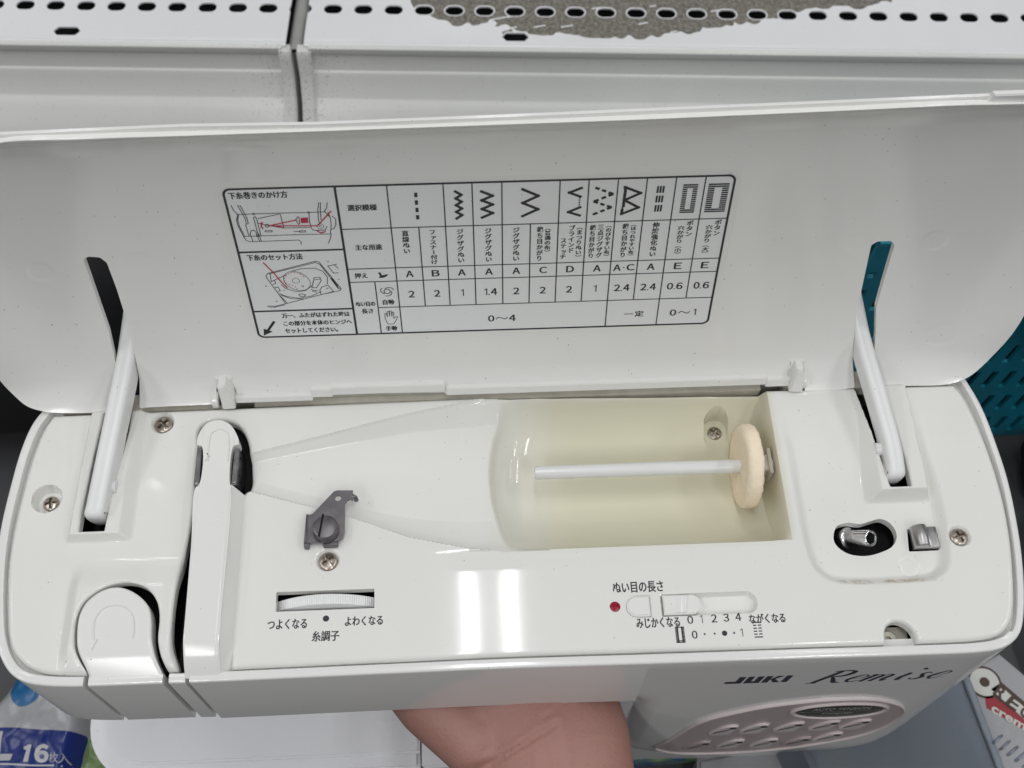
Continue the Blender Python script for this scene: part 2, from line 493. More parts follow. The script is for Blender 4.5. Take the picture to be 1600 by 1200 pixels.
def sheet(name, x0, x1, y0, y1, h, sdf, height, mats, parent, skirt=3.0, frame=None, back=False, smooth=40, at=None, wall_mat=0, extra=None):
    """moulded sheet: the region sdf<0 of a fine grid, lifted to height(x, y), with clean cut edges and walls"""
    nx, ny = int(round((x1 - x0) / h)) + 1, int(round((y1 - y0) / h)) + 1
    xs, ys = np.linspace(x0, x1, nx), np.linspace(y0, y1, ny)
    X, Y = np.meshgrid(xs, ys)                # [j, i]
    D = sdf(X, Y)
    ins = D < 0
    vid = -np.ones(X.shape, dtype=np.int64)
    vid[ins] = np.arange(ins.sum())
    px, py = list(X[ins]), list(Y[ins])
    a, b, c, d = ins[:-1, :-1], ins[:-1, 1:], ins[1:, 1:], ins[1:, :-1]
    cnt = a.astype(int) + b + c + d
    full = cnt == 4
    q = np.stack([vid[:-1, :-1][full], vid[:-1, 1:][full], vid[1:, 1:][full], vid[1:, :-1][full]], 1)
    faces = q.tolist()
    edge, segs = {}, []
    def ept(p, r):
        k = (p, r) if p < r else (r, p)
        if k not in edge:
            (j1, i1), (j2, i2) = k
            t = D[j1, i1] / (D[j1, i1] - D[j2, i2])
            t = min(max(t, 0.02), 0.98)
            px.append(X[j1, i1] + (X[j2, i2] - X[j1, i1]) * t); py.append(Y[j1, i1] + (Y[j2, i2] - Y[j1, i1]) * t)
            edge[k] = len(px) - 1
        return edge[k]
    for j, i in np.argwhere((cnt > 0) & (cnt < 4)):
        cs = [(j, i), (j, i + 1), (j + 1, i + 1), (j + 1, i)]
        poly, ex, en = [], None, None
        for k in range(4):
            p, r = cs[k], cs[(k + 1) % 4]
            if ins[p]: poly.append(int(vid[p]))
            if ins[p] != ins[r]:
                e = ept(p, r); poly.append(e)
                if ins[p]: ex = e
                else: en = e; 
                if ex is not None and en is not None and not ins[p]:
                    segs.append((ex, en)); ex = None; en = None
        if ex is not None and en is not None: segs.append((ex, en))
        if len(poly) >= 3: faces.append(poly)
    px, py = np.array(px), np.array(py)
    pz = height(px, py)
    V = np.stack([px, py, pz], 1)
    n0 = len(V); mi = [0] * len(faces)
    # walls
    if skirt:
        ring = {}
        top, bot = [], []
        for s0, s1 in segs:
            for s_ in (s0, s1):
                if s_ not in ring:
                    ring[s_] = len(top); top.append(V[s_]); bot.append(V[s_] - np.array([0, 0, skirt]))
        m = len(top)
        if m:
            V = np.vstack([V, np.array(top), np.array(bot)])
            for s0, s1 in segs:
                i0, i1 = ring[s0], ring[s1]
                faces.append([n0 + i1, n0 + i0, n0 + m + i0, n0 + m + i1]); mi.append(wall_mat)
    if back:
        nb = len(V)
        W = V[:n0].copy(); W[:, 2] -= skirt
        V = np.vstack([V, W])
        nf = [f for f in faces if max(f) < n0]
        faces += [[nb + k for k in f[::-1]] for f in nf]; mi += [0] * len(nf)
    if frame is not None: V = np.array(frame(V[:, 0], V[:, 1], V[:, 2])).T
    return mesh_obj(name, V, faces, mats, parent, mi, smooth, at)

# ------------------------------------------------------------------ the setting
g = Geo(); g.box((-1600, -900, -330), (1600, 2200, -290.5))
o = g.build("floor", M['floor'], smooth=0); o["kind"] = "structure"

# ------------------------------------------------------------------ sewing machine
BASE = (10.0, 165.0, -290.0)
machine = thing("sewing_machine", "ivory white sewing machine with its hinged top lid standing open", "sewing machine", BASE)

PANEL = spline([(-168.5, 217), (-171.3, 211), (-173.6, 200), (-175.0, 186.5), (-175.9, 169.5), (-175.6, 156), (-173.2, 139.2), (-170.6, 127.3), (-168.2, 122.4),
                (-163.3, 117.6), (-157.5, 114.9), (-150, 113.6), (-142, 113.2), (-104.4, 113.2), (-37, 113.6), (8, 113.9), (54, 113.6), (111, 113.1), (157, 112.8), (176.5, 113.2),
                (183.3, 114.6), (188, 118.2), (191.2, 124.2), (195.6, 142.6), (197.4, 155), (198.2, 166), (198.0, 183), (196.3, 199), (193.6, 212), (191, 217.4)], 5)
PANEL = np.vstack([PANEL, [(120, 217.6), (0, 218.6), (-100, 217.6)]])
LEVER_HOLE = spline([(-110.6, 208.6), (-107.4, 211.6), (-101.2, 212.3), (-95.5, 209.7), (-91.2, 202.2), (-89.6, 191.8), (-89.3, 182.4), (-91.6, 179.2), (-91.8, 165), (-91.8, 125), (-91.8, 111),
                     (-109.4, 111), (-109.6, 114.6), (-111.6, 121), (-112.4, 132.0), (-112.0, 145.5), (-110.8, 160), (-109.7, 175), (-109.9, 190), (-110.2, 200)], 4, True)
TONGUE_HOLE = np.vstack([[(-141.2, 108), (-141.4, 113)], spline([(-141.6, 114.2), (-145.2, 120.5), (-146.4, 125.6), (-146.6, 133.6), (-144.4, 139.3), (-139.4, 143.4), (-134.8, 145.2),
                     (-129.1, 145.5), (-123.0, 143.1), (-118.9, 138.4), (-117.1, 132.4), (-116.8, 124.2), (-115.4, 118.2), (-112.6, 112.5)], 4), [(-112.2, 108)]])
LEFT_SLOT = [(-150.2, 165.6), (-140.8, 165.6), (-140.2, 178), (-137.2, 206.5), (-137.0, 226), (-147.4, 226), (-148.6, 200), (-150.2, 174)]
RIGHT_SLOT = [(154.8, 172.2), (163.0, 172.2), (163.0, 184), (160.2, 226), (149.6, 226), (152.2, 196)]
DIAL_SLOT = [(-76.3, 133.2), (-40.8, 133.2), (-40.9, 140.5), (-76.5, 140.6)]
WINDER_HOLE = spline([(131.44, 154.79), (133.49, 159.36), (137.92, 160.76), (142.69, 160.05), (147.08, 161.18), (151.14, 161.81), (154.57, 159.32), (155.6, 154.87), (153.3, 150.85), (148.44, 148.49), (141.9, 147.22), (135.61, 148.48), (132.08, 151.68)], 5, True)
CLIP_HOLE = [(160.03, 157.29), (158.84, 148.33), (170.26, 148.39), (170.78, 157.13)]
NOTCH = spline([(142.3, 108), (142.3, 116.0), (143.6, 119.2), (147.3, 121.0), (151.0, 119.6), (153.0, 116.5), (153.4, 108)], 4)
SCREWS = [(-125.1, 211.7, -1.6), (-165.4, 181.0, -5.0), (-58.3, 152.2, -1.4), (95.8, 208.5, -19.5), (178.0, 152.5, -1.2)]

def panel_sdf(X, Y):
    d = sd_poly(PANEL, X, Y)
    for hp in (LEVER_HOLE, TONGUE_HOLE, LEFT_SLOT, RIGHT_SLOT, DIAL_SLOT, WINDER_HOLE, CLIP_HOLE, NOTCH):
        d = np.maximum(d, -sd_poly(hp, X, Y))
    # gaps round the half-round length button
    return d

def chan_back(X): return np.interp(X, [-95, -60, -30, 2.4, 20], [195.6, 204.3, 211.9, 218.4, 219])
def chan_front(X): return np.interp(X, [-95, -88, -51, -28.1, -6, 7.4, 20], [181.5, 180.9, 169.4, 160.2, 154.8, 153.4, 153.2])

def hump(X, Y):
    """raised ridge of the needle-side cover, with its front rolled downwards"""
    hx = ss(-152.5, -147.0, X) * ss(-110.4, -112.6, X)
    hy = 1 - 0.65 * ss(140, 152, Y)
    roll = np.clip((124.0 - Y) / 13.0, 0, 1)
    return 3.2 * hx * ss(156, 143, Y) - 5.0 * np.clip(hx, 0, 1) * roll ** 1.7

def panel_h(X, Y):
    z = 0.012 * np.sin(Y / 6.1 + X / 29.0) * np.sin(X / 17.0 + 1.0)     # slight unevenness of the moulding
    # thread channel
    db, df = chan_back(X) - Y, Y - chan_front(X)
    depth = np.interp(X, [-95, -60, -5, 30], [3.2, 4.2, 7.5, 8.5])
    wf = np.interp(X, [-95, -50, -20, 10], [0.9, 1.2, 6.0, 11.0])
    wb = np.interp(X, [-95, -60, -25, 5], [2.2, 3.6, 5.5, 9.0])
    ch = -depth * np.clip(db / wb, 0, 1) ** 0.8 * np.clip(df / (wf + 5), 0, 1) ** 0.55
    ch = np.where((X > -96) & (X < 24) & (db > 0) & (df > 0), ch, 0.0)
    ch *= ss(24, 8, X)
    # spool well
    yc, hw = 186.0, 32.4
    t = np.clip(np.abs((Y - yc) / hw), 0, 1)
    prof = (1 - t ** 2.3) ** 0.62
    left = np.clip((X - 0.5 - 7.0 * t ** 2) / 19.0, 0, 1); left = np.sqrt(np.clip(1 - (1 - left) ** 2.2, 0, 1)) * ss(0, 0.25, left) ** 0.4
    wl = -23.5 * prof * left * (1 - ss(112.2, 114.6, X))
    z = smin(z + ch, wl, 3.0) + 0.0
    z = np.where((wl > -1e-6) & (ch > -1e-6), 0.012 * np.sin(Y / 6.1 + X / 29.0) * np.sin(X / 17.0 + 1.0), z)
    soft = ss(146.0, 153.5, Y) * ss(160, 153.5, Y) * ss(-20, 5, X) * ss(114, 104, X)
    z = z - 0.9 * soft * (t >= 1)
    # screw pocket in the back slope of the well
    z = np.minimum(z, np.where(np.hypot((X - 95.8), np.maximum(0, np.abs(Y - 208.7) - 1.5)) < 4.9, -19.8, 0))
    # winder recess
    rec = sd_poly(spline([(118.4, 214), (118.4, 190), (118.4, 170), (118.6, 152), (120.6, 142), (125.5, 136.8), (133, 135.0), (156, 134.8), (165, 135.6), (171.3, 139.8), (173.9, 148), (175.0, 160), (175.2, 176), (174.5, 190), (172, 214)], 4, True), X, Y)
    dep = 3.6 * ss(218, 172, Y)
    z = np.where(X > 116.5, -dep * ss(0.3, -4.6, rec), z)
    # faint moulded marks in the recess
    r = np.hypot(X - 157.6, Y - 142.2); z = z - 0.28 * np.exp(-((r - 3.5) / 0.35) ** 2) * (X > 150)
    # right hinge-arm housing
    kx = X - (146.2 + (Y - 170) * 0.03); fx = (Y - 168.3)
    hb = np.minimum(np.minimum(3.4, -3.6 + kx * 1.35), np.minimum(-3.6 + fx * 2.6, -3.4 + (170.9 + 0.02 * (Y - 170) - X) * 3.2))
    hb = np.minimum(hb, 3.4 - 1.2 * ss(196, 214, Y))
    z = np.where((X > 143) & (X < 173) & (Y > 166), smax(z, hb, 0.7), z)
    # left hinge-arm housing
    hb = np.minimum(np.minimum(3.9, (-131.4 + 0.00 * Y - X) * 0.95), np.minimum((Y - 162.7) * 2.2, (X + 154.9 - 0.03 * (Y - 165)) * 2.6))
    hb = np.minimum(hb, 3.9 - 1.6 * ss(195, 215, Y))
    z = np.where((X > -158) & (X < -128) & (Y > 160), smax(z, hb, 0.6), z)
    # ridge and hump at the needle end
    z = z + hump(X, Y)
    lip = ss(-117.2, -111.4, X) * ss(-110.0, -110.8, X) * ss(176, 150, Y) * ss(108, 118, Y)
    z = z + 0.9 * np.where(X < -110.0, lip, 0) * ss(150, 140, Y)
    # screw counterbores
    for (sx, sy, sz), rr in zip(SCREWS, (3.9, 5.1, 3.7, 0, 3.6)):
        if rr:
            r = np.hypot(X - sx, Y - sy)
            z = np.where(r < rr + 1.0, z + (sz - 0.6) * ss(rr + 0.7, rr - 0.25, r), z)
    # length-slider rail, its button and lamp seats
    rail = sd_box(X, Y, 80.4, 130.0, 17.4, 3.95, 3.6)
    rail = np.where(X < 70, np.maximum(np.abs(Y - 130.0) - 3.95, 63.1 - X), rail)
    z = z - 2.9 * ss(0.15, -0.5, rail)
    btn = np.where(X < 56.2, np.hypot(np.maximum(0, 54.2 - X), np.abs(Y - 130.0)) - 4.05, np.maximum(np.abs(Y - 130.0) - 4.05, X - 59.2))
    z = z - 1.6 * ss(0.0, -0.45, btn)
    # fillets at the outer edge and at the big openings
    d = np.maximum(0, 1.9 + sd_poly(PANEL, X, Y))
    z = z - (1.9 - np.sqrt(np.maximum(0, 1.9 ** 2 - np.minimum(d, 1.9) ** 2)))
    dl = np.maximum(0, 1.6 - sd_poly(LEVER_HOLE, X, Y))
    z = z - (1.6 - np.sqrt(np.maximum(0, 1.6 ** 2 - np.minimum(dl, 1.6) ** 2))) * np.where(X > -110, 1, 0.8)
    dn = np.maximum(0, 1.6 - sd_poly(NOTCH, X, Y))
    z = z - (1.6 - np.sqrt(np.maximum(0, 1.6 ** 2 - np.minimum(dn, 1.6) ** 2)))
    dt = np.maximum(0, 0.9 - sd_poly(TONGUE_HOLE, X, Y))
    z = z - (0.9 - np.sqrt(np.maximum(0, 0.81 - np.minimum(dt, 0.9) ** 2)))
    for hp in (LEFT_SLOT, RIGHT_SLOT):
        dh = np.maximum(0, 0.8 - sd_poly(hp, X, Y))
        z = z - (0.8 - np.sqrt(np.maximum(0, 0.64 - np.minimum(dh, 0.8) ** 2)))
    return z

panel = sheet("top_panel", -177.0, 200.0, 111.5, 219.5, 0.42, panel_sdf, panel_h, [M['panel'], M['white']], machine, skirt=3.6, smooth=50)
def ph(x, y): return float(panel_h(np.array([x]), np.array([y]))[0])

# dark inside of the machine, seen only through the openings
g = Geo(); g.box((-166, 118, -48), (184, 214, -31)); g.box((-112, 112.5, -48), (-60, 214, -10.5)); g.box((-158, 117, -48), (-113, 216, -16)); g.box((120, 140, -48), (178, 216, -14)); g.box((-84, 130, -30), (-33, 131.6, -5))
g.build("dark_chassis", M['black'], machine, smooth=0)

# --- outer shell: rim, front face, ends
OUT = spline([(-170.0, 226.5), (-172.2, 221.7), (-176.4, 213.9), (-179.0, 202.8), (-180.5, 186.6), (-181.2, 171.0), (-180.6, 156), (-178.4, 140), (-175.6, 127.5), (-172.0, 119.6), (-167.7, 114.4), (-162.6, 111.5), (-156.2, 110.1), (-148, 109.4), (-141.2, 109.2), (-113.4, 109.1),
              (-106, 109.0), (-37, 109.4), (8, 109.6), (53, 109.2), (110, 108.9), (155, 108.5), (176, 108.7), (182.6, 109.6), (187.6, 111.6), (191.8, 115.6), (195.6, 125), (199.6, 143), (201.6, 160), (202.4, 175), (201.9, 189), (199.9, 208), (196.0, 221.6), (194, 226.5)], 8)
def out_normals(P):
    T = np.gradient(P, axis=0); T /= np.linalg.norm(T, axis=1)[:, None]
    return np.stack([-T[:, 1], T[:, 0]], 1)          # inward for a left-front-right walk
LEDGE = 3.6
def rim_piece(name, mask_lo, mask_hi, mats, zb, tuck=None, label=None, w=3.5, top=True):
    """stretch of the rim: parameter range along OUT, outer wall down to zb"""
    P = OUT[mask_lo:mask_hi + 1]; N = out_normals(OUT)[mask_lo:mask_hi + 1]
    wv = np.full(len(P), w); wv = np.where(P[:, 0] > 190, 2.6, wv)
    zl = np.concatenate([np.linspace(zb, -1.2, 2)[:-1], [-1.2]])
    prof = [(0.0, z) for z in zl] + [(0.12, -0.55), (0.45, -0.15), (1.0, 0.0), ('w', -0.6, 0.0), ('w', -0.1, -0.25), ('w', 0.0, -0.8), ('w', 0.0, -4.2), ('w', LEDGE, -4.3), ('w', LEDGE, zb)]
    V, Fc = [], []
    for i in range(len(P)):
        for p in prof:
            o_, z = (p[0], p[1]) if p[0] != 'w' else (wv[i] + p[1], p[2])
            V.append((P[i, 0] + N[i, 0] * o_, P[i, 1] + N[i, 1] * o_, z - 0.6))
    n = len(prof)
    for i in range(len(P) - 1):
        for k in range(n - 1):
            Fc.append([i * n + k, (i + 1) * n + k, (i + 1) * n + k + 1, i * n + k + 1])
        Fc.append([i * n + n - 1, (i + 1) * n + n - 1, (i + 1) * n, i * n])
    Fc.append(list(range(n))[::-1]); Fc.append([(len(P) - 1) * n + k for k in range(n)])
    return mesh_obj(name, V, Fc, mats, machine, None, 40)
def near(x, y=109.1):
    return int(np.argmin((OUT[:, 0] - x) ** 2 + (OUT[:, 1] - y) ** 2))
def insert_at(xs):
    global OUT
    for x in xs:
        fr = np.where((OUT[:-1, 0] < x) & (OUT[1:, 0] >= x) & (OUT[:-1, 1] < 112))[0][0]
        t = (x - OUT[fr, 0]) / (OUT[fr + 1, 0] - OUT[fr, 0])
        OUT = np.insert(OUT, fr + 1, OUT[fr] * (1 - t) + OUT[fr + 1] * t, axis=0)
CUTS = [-142.2, -140.4, -114.6, -112.4, -106.7, -105.2, 57.0]
insert_at(CUTS)
ARM_Z = -50.5
rim_piece("end_cover_rim", 0, near(-142.2), M['shell'], ARM_Z)
LEDGE = 0.01
rim_piece("lever_front", near(-140.4), near(-114.6), M['shell'], ARM_Z)
rim_piece("cover_strip", near(-112.4), near(-106.7), M['shell'], ARM_Z)
LEDGE = 3.6
rim_piece("body_shell", near(-105.2), near(57.0), M['shell'], ARM_Z - 2.5)
# underside and back of the arm
PB = [tuple(p) for p in OUT if p[0] < 57.2]
PB = [(x + (1.6 if x < -150 else 0), y + 2.6) for x, y in PB] + [(57.2, 226.5)]
g = Geo(); g.prism(PB, ARM_Z - 1.0, ARM_Z + 2.0); g.build("arm_underside", M['shell'], machine)
g = Geo()
g.box((-170, 222.6, -50), (194, 226.4, -3.2)); g.box((-166, 218.6, -9), (-99.4, 222.6, -3.0), bev=0.3); g.box((-90.4, 219.2, -9), (113.4, 222.6, -3.0), bev=0.3); g.box((122.6, 218.6, -9), (190, 222.6, -3.0), bev=0.3)
g.build("rear_rail", M['grime'], machine)

# --- column on the right, swelling over the control panel and tucking in below
def ell(x, z): return np.sqrt(((x - 131.0) / 74.0) ** 2 + ((z + 70.0) / 128.0) ** 2)
def col_tuck(x, z):
    e = ell(x, z)
    low = ss(-35, -95, z)
    return 34.0 * np.maximum(0, e - 0.86) ** 1.7 * low + np.where(z < -150, (-(z + 150) / 60) ** 2 * 14, 0)
def col_point(i, z):
    p, nrm = OUT[i], COLN[i]
    xu = p[0] + max(0.0, p[1] - 110.5) * 0.55 if p[0] > 150 else p[0]
    t = float(col_tuck(np.array(xu), np.array(z)))
    r = 13.0
    rd = 0.0
    if p[0] < 57 + r:
        q = (57 + r - p[0]); rd = (r - math.sqrt(max(0, r * r - q * q))) * float(ss(-46, -78, np.array(z)))
    return (p[0] + nrm[0] * (t * 0.8), p[1] + nrm[1] * t + rd)
COLN = out_normals(OUT)
i0 = near(57.0)
idx = list(range(i0, len(OUT)))
xd = [57 + 13 * (1 - math.cos(a)) for a in np.linspace(0.15, 1.5, 9)]
insert_at([x for x in xd])
COLN = out_normals(OUT); i0 = near(57.0); idx = list(range(i0, len(OUT)))
ZL = [0.0, -0.15, -0.55, -1.2] + list(np.linspace(-8, -205, 44))
V, Fc = [], []
for zi, z in enumerate(ZL):
    row = []
    ins = {0: 1.0, 1: 0.45, 2: 0.12}.get(zi, 0.0)
    pts = [col_point(i, z) for i in idx]
    if ins: pts = [(p[0] + COLN[i][0] * ins, p[1] + COLN[i][1] * ins) for p, i in zip(pts, idx)]
    if z < -52: pts = [(57.0 + max(0, (-z - 130) * 0.18), 222.0), (57.0 + max(0, (-z - 130) * 0.18), pts[0][1] + 6)] + pts
    else: pts = [(pts[0][0], pts[0][1])] * 2 + pts
    V += [(x, y, z - 0.6) for x, y in pts]
n = len(idx) + 2
for k in range(len(ZL) - 1):
    for i in range(n - 1):
        q = [k * n + i, (k + 1) * n + i, (k + 1) * n + i + 1, k * n + i + 1]
        Fc.append(q)
# inner lip of the rim
b = len(V)
for i in idx:
    w_ = 2.6 if OUT[i][0] > 190 else 3.5
    for o_, z in ((1.0, 0.0), (w_ - 0.6, 0.0), (w_ - 0.1, -0.25), (w_, -0.8), (w_, -4.2), (w_ + 3.6, -4.3), (w_ + 3.6, -40.0)):
        V.append((OUT[i][0] + COLN[i][0] * o_, OUT[i][1] + COLN[i][1] * o_, z - 0.6))
for i in range(len(idx) - 1):
    for k in range(6): Fc.append([b + i * 7 + k, b + (i + 1) * 7 + k, b + (i + 1) * 7 + k + 1, b + i * 7 + k + 1])
Fc = [f for f in ([k for j, k in enumerate(q) if V[k] != V[q[j - 1]]] for q in Fc) if len(f) >= 3]
column = mesh_obj("column", V, Fc, M['shell'], machine, None, 40)
g = Geo(); g.box((60, 128, -289), (196, 224, -204.5), bev=6, seg=3); g.box((62, 150, -206), (192, 223, -52)); g.build("column_foot", M['shell'], machine)

# --- bed and extension table under the arm
def rr_pts(x0, x1, y0, y1, r, n=10):
    out = []
    for cx, cy, a0 in ((x1 - r, y1 - r, 0), (x0 + r, y1 - r, 90), (x0 + r, y0 + r, 180), (x1 - r, y0 + r, 270)):
        out += [(cx + r * math.cos(math.radians(a0 + 90 * k / n)), cy + r * math.sin(math.radians(a0 + 90 * k / n))) for k in range(n + 1)]
    return out
def slab(name, x0, x1, y0, y1, r, z1, rounded_left=True):
    g = Geo()
    P = rr_pts(x0, x1, y0, y1, r)
    if not rounded_left: P = [(x0, y0), (x1, y0), (x1, y1), (x0, y1)]
    g.prism(P, -285, z1 - 2.0, bev=2.0, seg=4)
    return g
L0, L1 = -207.5, -36.8
def half_table(x0, y0, y1, r):
    P = [p for p in rr_pts(x0, 60, y0, y1, r, 14) if p[0] < -50] + [(L1, y0), (L1, y1)]
    return sorted(P, key=lambda p: math.atan2(p[1] - 172, p[0] + 110))
P, Q = half_table(L0, 115, 232, 31), half_table(L0 + 7.5, 122.5, 225, 24)
g = Geo(); g.prism(P, -286, -202.5, bev=2.0, seg=4); g.prism(Q, -204, -200, bev=1.2, seg=4)
table = g.build("extension_table", M['bed'], machine)
g = Geo(); g.box((-36.0, 115, -286), (50, 224, -200), bev=1.2, seg=3); g.build("machine_bed", M['bed'], machine)

# --- take-up lever cover
LC = spline([(-106.8, 109.5), (-106.8, 121), (-107.4, 157), (-107.9, 180.6), (-106.6, 181.6), (-107.0, 197.6), (-108.9, 198.6), (-108.2, 204.6), (-105.6, 207.6), (-102, 208.6), (-98.4, 207.6), (-95.2, 204.2), (-93.2, 198.4), (-95.0, 197.4), (-95.2, 181.6), (-94.6, 180), (-94.4, 121), (-94.2, 109.5)], 6)
def lc_h(X, Y):
    front = np.clip((123.5 - Y) / 13.5, 0, 1)
    right = np.where(X > -94.9, 0, 0)
    return 6.6 - 8.5 * front ** 1.7 - 0.5 * ss(-95.4, -94.3, X) - 0.4 * ss(-106.4, -107.6, X)
def lc_sdf(X, Y): return np.maximum(sd_poly(LC, X, Y), 110.6 - Y)
cover = sheet("take_up_lever_cover", -110, -92, 109, 210, 0.45, lc_sdf, lc_h, M['cover'], machine, skirt=6.0)
# sloping right flank of the cover
def fl_h(X, Y):
    front = np.clip((123.5 - Y) / 13.5, 0, 1)
    return 6.05 - 8.3 * front ** 1.7 - (X + 94.75) * 1.42
def fl_sdf(X, Y): return np.maximum(np.maximum(-94.85 - X, X + 90.1 - (Y - 150) * 0.004), np.maximum(110.8 - Y, Y - (181.4 - (X + 94.5) * 0.55)))
g = sheet("cover_flank", -95.2, -89, 110, 184, 0.35, fl_sdf, fl_h, M['cover'], machine, skirt=3.0)
# embossed U-turn arrow
def emboss(name, pts, w, frame_h, parent, mat, hgt=0.35):
    g = Geo()
    P = [np.array(p, float) for p in pts]
    ring = []
    for i, p in enumerate(P):
        d = P[min(i + 1, len(P) - 1)] - P[max(i - 1, 0)]; d /= np.linalg.norm(d); nn = np.array([-d[1], d[0]])
        ring.append((p + nn * w / 2, p + nn * w / 4, p - nn * w / 4, p - nn * w / 2))
    V, Fc = [], []
    for r in ring:
        for k, q in enumerate(r):
            V.append((q[0], q[1], frame_h(q[0], q[1]) + (hgt if k in (1, 2) else -0.1)))
    for i in range(len(ring) - 1):
        for k in range(3): Fc.append([i * 4 + k, i * 4 + k + 1, (i + 1) * 4 + k + 1, (i + 1) * 4 + k])
    g.add(V, Fc)
    return g.build(name, mat, parent)
h1 = lambda x, y: float(lc_h(np.array([x]), np.array([y]))[0])
emboss("embossed_arrow", [(-104.09, 191.22), (-103.99, 192.84), (-104.62, 194.48)] + [tuple(p) for p in spline([(-104.28, 193.39), (-104.31, 199.36), (-103.86, 202.64), (-102.04, 204.23), (-99.85, 204.42), (-97.77, 202.96), (-96.74, 199.07), (-96.58, 190.94)], 4)], 0.55, h1, cover, M['cover'], 0.45)
emboss("embossed_arrow", [(-105.06, 191.26), (-104.45, 192.58), (-103.53, 193.09)], 0.5, h1, cover, M['cover'], 0.45)
# steel plates of the thread slots, either side of the cover
g = Geo(); g.prism([(-109.0, 197.9), (-107.3, 197.9), (-107.0, 181.9), (-109.0, 181.9)], -6, 5.6, bev=0.25); g.lathe([(0, 0.5), (0.6, 0.25), (0.6, -0.5)], (-107.9, 182.8, 5.6), 12); g.build("thread_slot_plate", M['plate'], machine)
g = Geo(); g.prism([(-94.8, 196.9), (-93.0, 196.9), (-93.1, 181.9), (-95.0, 181.9)], -6, 4.9, bev=0.25); g.lathe([(0, 0.5), (0.6, 0.25), (0.6, -0.5)], (-94.0, 182.8, 4.9), 12); g.build("thread_slot_plate", M['plate'], machine)
g = Geo(); g.prism([(-94.72, 199.6), (-93.24, 196.24), (-93.46, 185.93), (-95.13, 185.46)], -12, -5); g.build("take_up_lever", M['plate'], machine)

# --- rounded tongue at the needle end
TG = np.vstack([spline([(-139.9, 109.6), (-140.6, 113.2), (-144.2, 120.6), (-145.3, 125.6), (-145.6, 133.4), (-143.6, 138.6), (-139.2, 142.4), (-134.8, 143.7), (-131.0, 143.3), (-125.8, 140.6), (-121.4, 136.1), (-119.9, 131.4), (-119.0, 124.3), (-117.2, 117.6), (-114.9, 112.4), (-114.6, 109.6)], 5)])
def tg_h(X, Y):
    roll = np.clip((124.0 - Y) / 13.0, 0, 1)
    d = np.maximum(0, 1.0 + sd_poly(TG, X, Y))
    return 3.4 - 4.8 * roll ** 1.7 - (1.0 - np.sqrt(np.maximum(0, 1 - np.minimum(d, 1.0) ** 2))) * 0.8
tongue = sheet("lever_tongue", -147, -113, 110.2, 145, 0.4, lambda X, Y: np.maximum(sd_poly(TG, X, Y), 110.5 - Y), tg_h, M['cover'], machine, skirt=6.0)
h2 = lambda x, y: float(tg_h(np.array([x]), np.array([y]))[0])
emboss("embossed_arrow", [tuple(p) for p in spline([(-138.93, 124.32), (-139.63, 127.81), (-139.36, 132.47), (-137.07, 135.67), (-133.11, 136.7), (-129.12, 135.59), (-126.5, 132.66), (-125.32, 128.4), (-125.27, 124.23)], 4)], 0.5, h2, tongue, M['cover'], 0.45)
emboss("embossed_arrow", [(-137.81, 124.46), (-138.61, 122.57), (-139.44, 120.91)], 0.5, h2, tongue, M['cover'], 0.45)

# --- screws
def screw_geo(c, r, tilt=0.0):
    n = 40
    V, Fc = [], []
    radii = [0, 0.12, 0.24, 0.36, 0.48, 0.6, 0.72, 0.84, 0.94, 1.0, 1.0]
    for k, q in enumerate(radii):
        for j in range(n):
            t = 2 * math.pi * j / n
            x, y = q * r * math.cos(t), q * r * math.sin(t)
            z = 0.42 * r * math.sqrt(max(0, 1 - (q * 0.93) ** 2)) - 0.1 * r
            if k == len(radii) - 1: z = -1.5
            ct, st = math.cos(t + 0.5 + tilt), math.sin(t + 0.5 + tilt)
            if min(abs(ct), abs(st)) * q < 0.13 and q < 0.62: z -= 0.42 * r
            V.append((c[0] + x, c[1] + y, c[2] + z))
    for k in range(len(radii) - 1):
        for j in range(n): Fc.append([k * n + j, (k + 1) * n + j, (k + 1) * n + (j + 1) % n, k * n + (j + 1) % n])
    return V, Fc
for (x, y, z), r, tl in zip(SCREWS, (3.55, 3.0, 3.5, 2.9, 3.3), (0.3, 0.9, 0.5, 0.1, 0.7)):
    g = Geo(); g.add(*screw_geo((x, y, z), r, tl)); g.build("screw", M['steel'], machine, smooth=55)
g = Geo(); g.box((142.2, 114.5, -12), (153.6, 121.4, -9.5)); g.lathe([(3.2, -1), (3.2, 1.2), (2.9, 1.7), (1.2, 1.7), (1.2, 0.6), (0, 0.6)], (145.4, 116.2, -8.6), 24); g.build("screw_seat", M['grime'], machine)

# --- tension dial
V, Fc = [], []
n = 420
yd0, yd1, zc, R = 134.6, 139.2, -27.0, 28.0
for k in range(n):
    t = 2 * math.pi * k / n
    rr_ = R + (0.22 if k % 2 else 0.0)
    for y, q in ((yd0 - 0.2, R - 3.5), (yd0, R - 0.9), (yd0 + 0.5, rr_), (yd1 - 0.5, rr_), (yd1, R - 0.9), (yd1 + 0.2, R - 3.5)):
        V.append((-58.6 + q * math.sin(t), y, zc + q * math.cos(t)))
for k in range(n):
    k2 = (k + 1) % n
    for j in range(5): Fc.append([k * 6 + j, k * 6 + j + 1, k2 * 6 + j + 1, k2 * 6 + j])
Fc.append([k * 6 for k in range(n)][::-1]); Fc.append([k * 6 + 5 for k in range(n)])
mesh_obj("tension_dial", V, Fc, M['dial'], machine, None, 25)

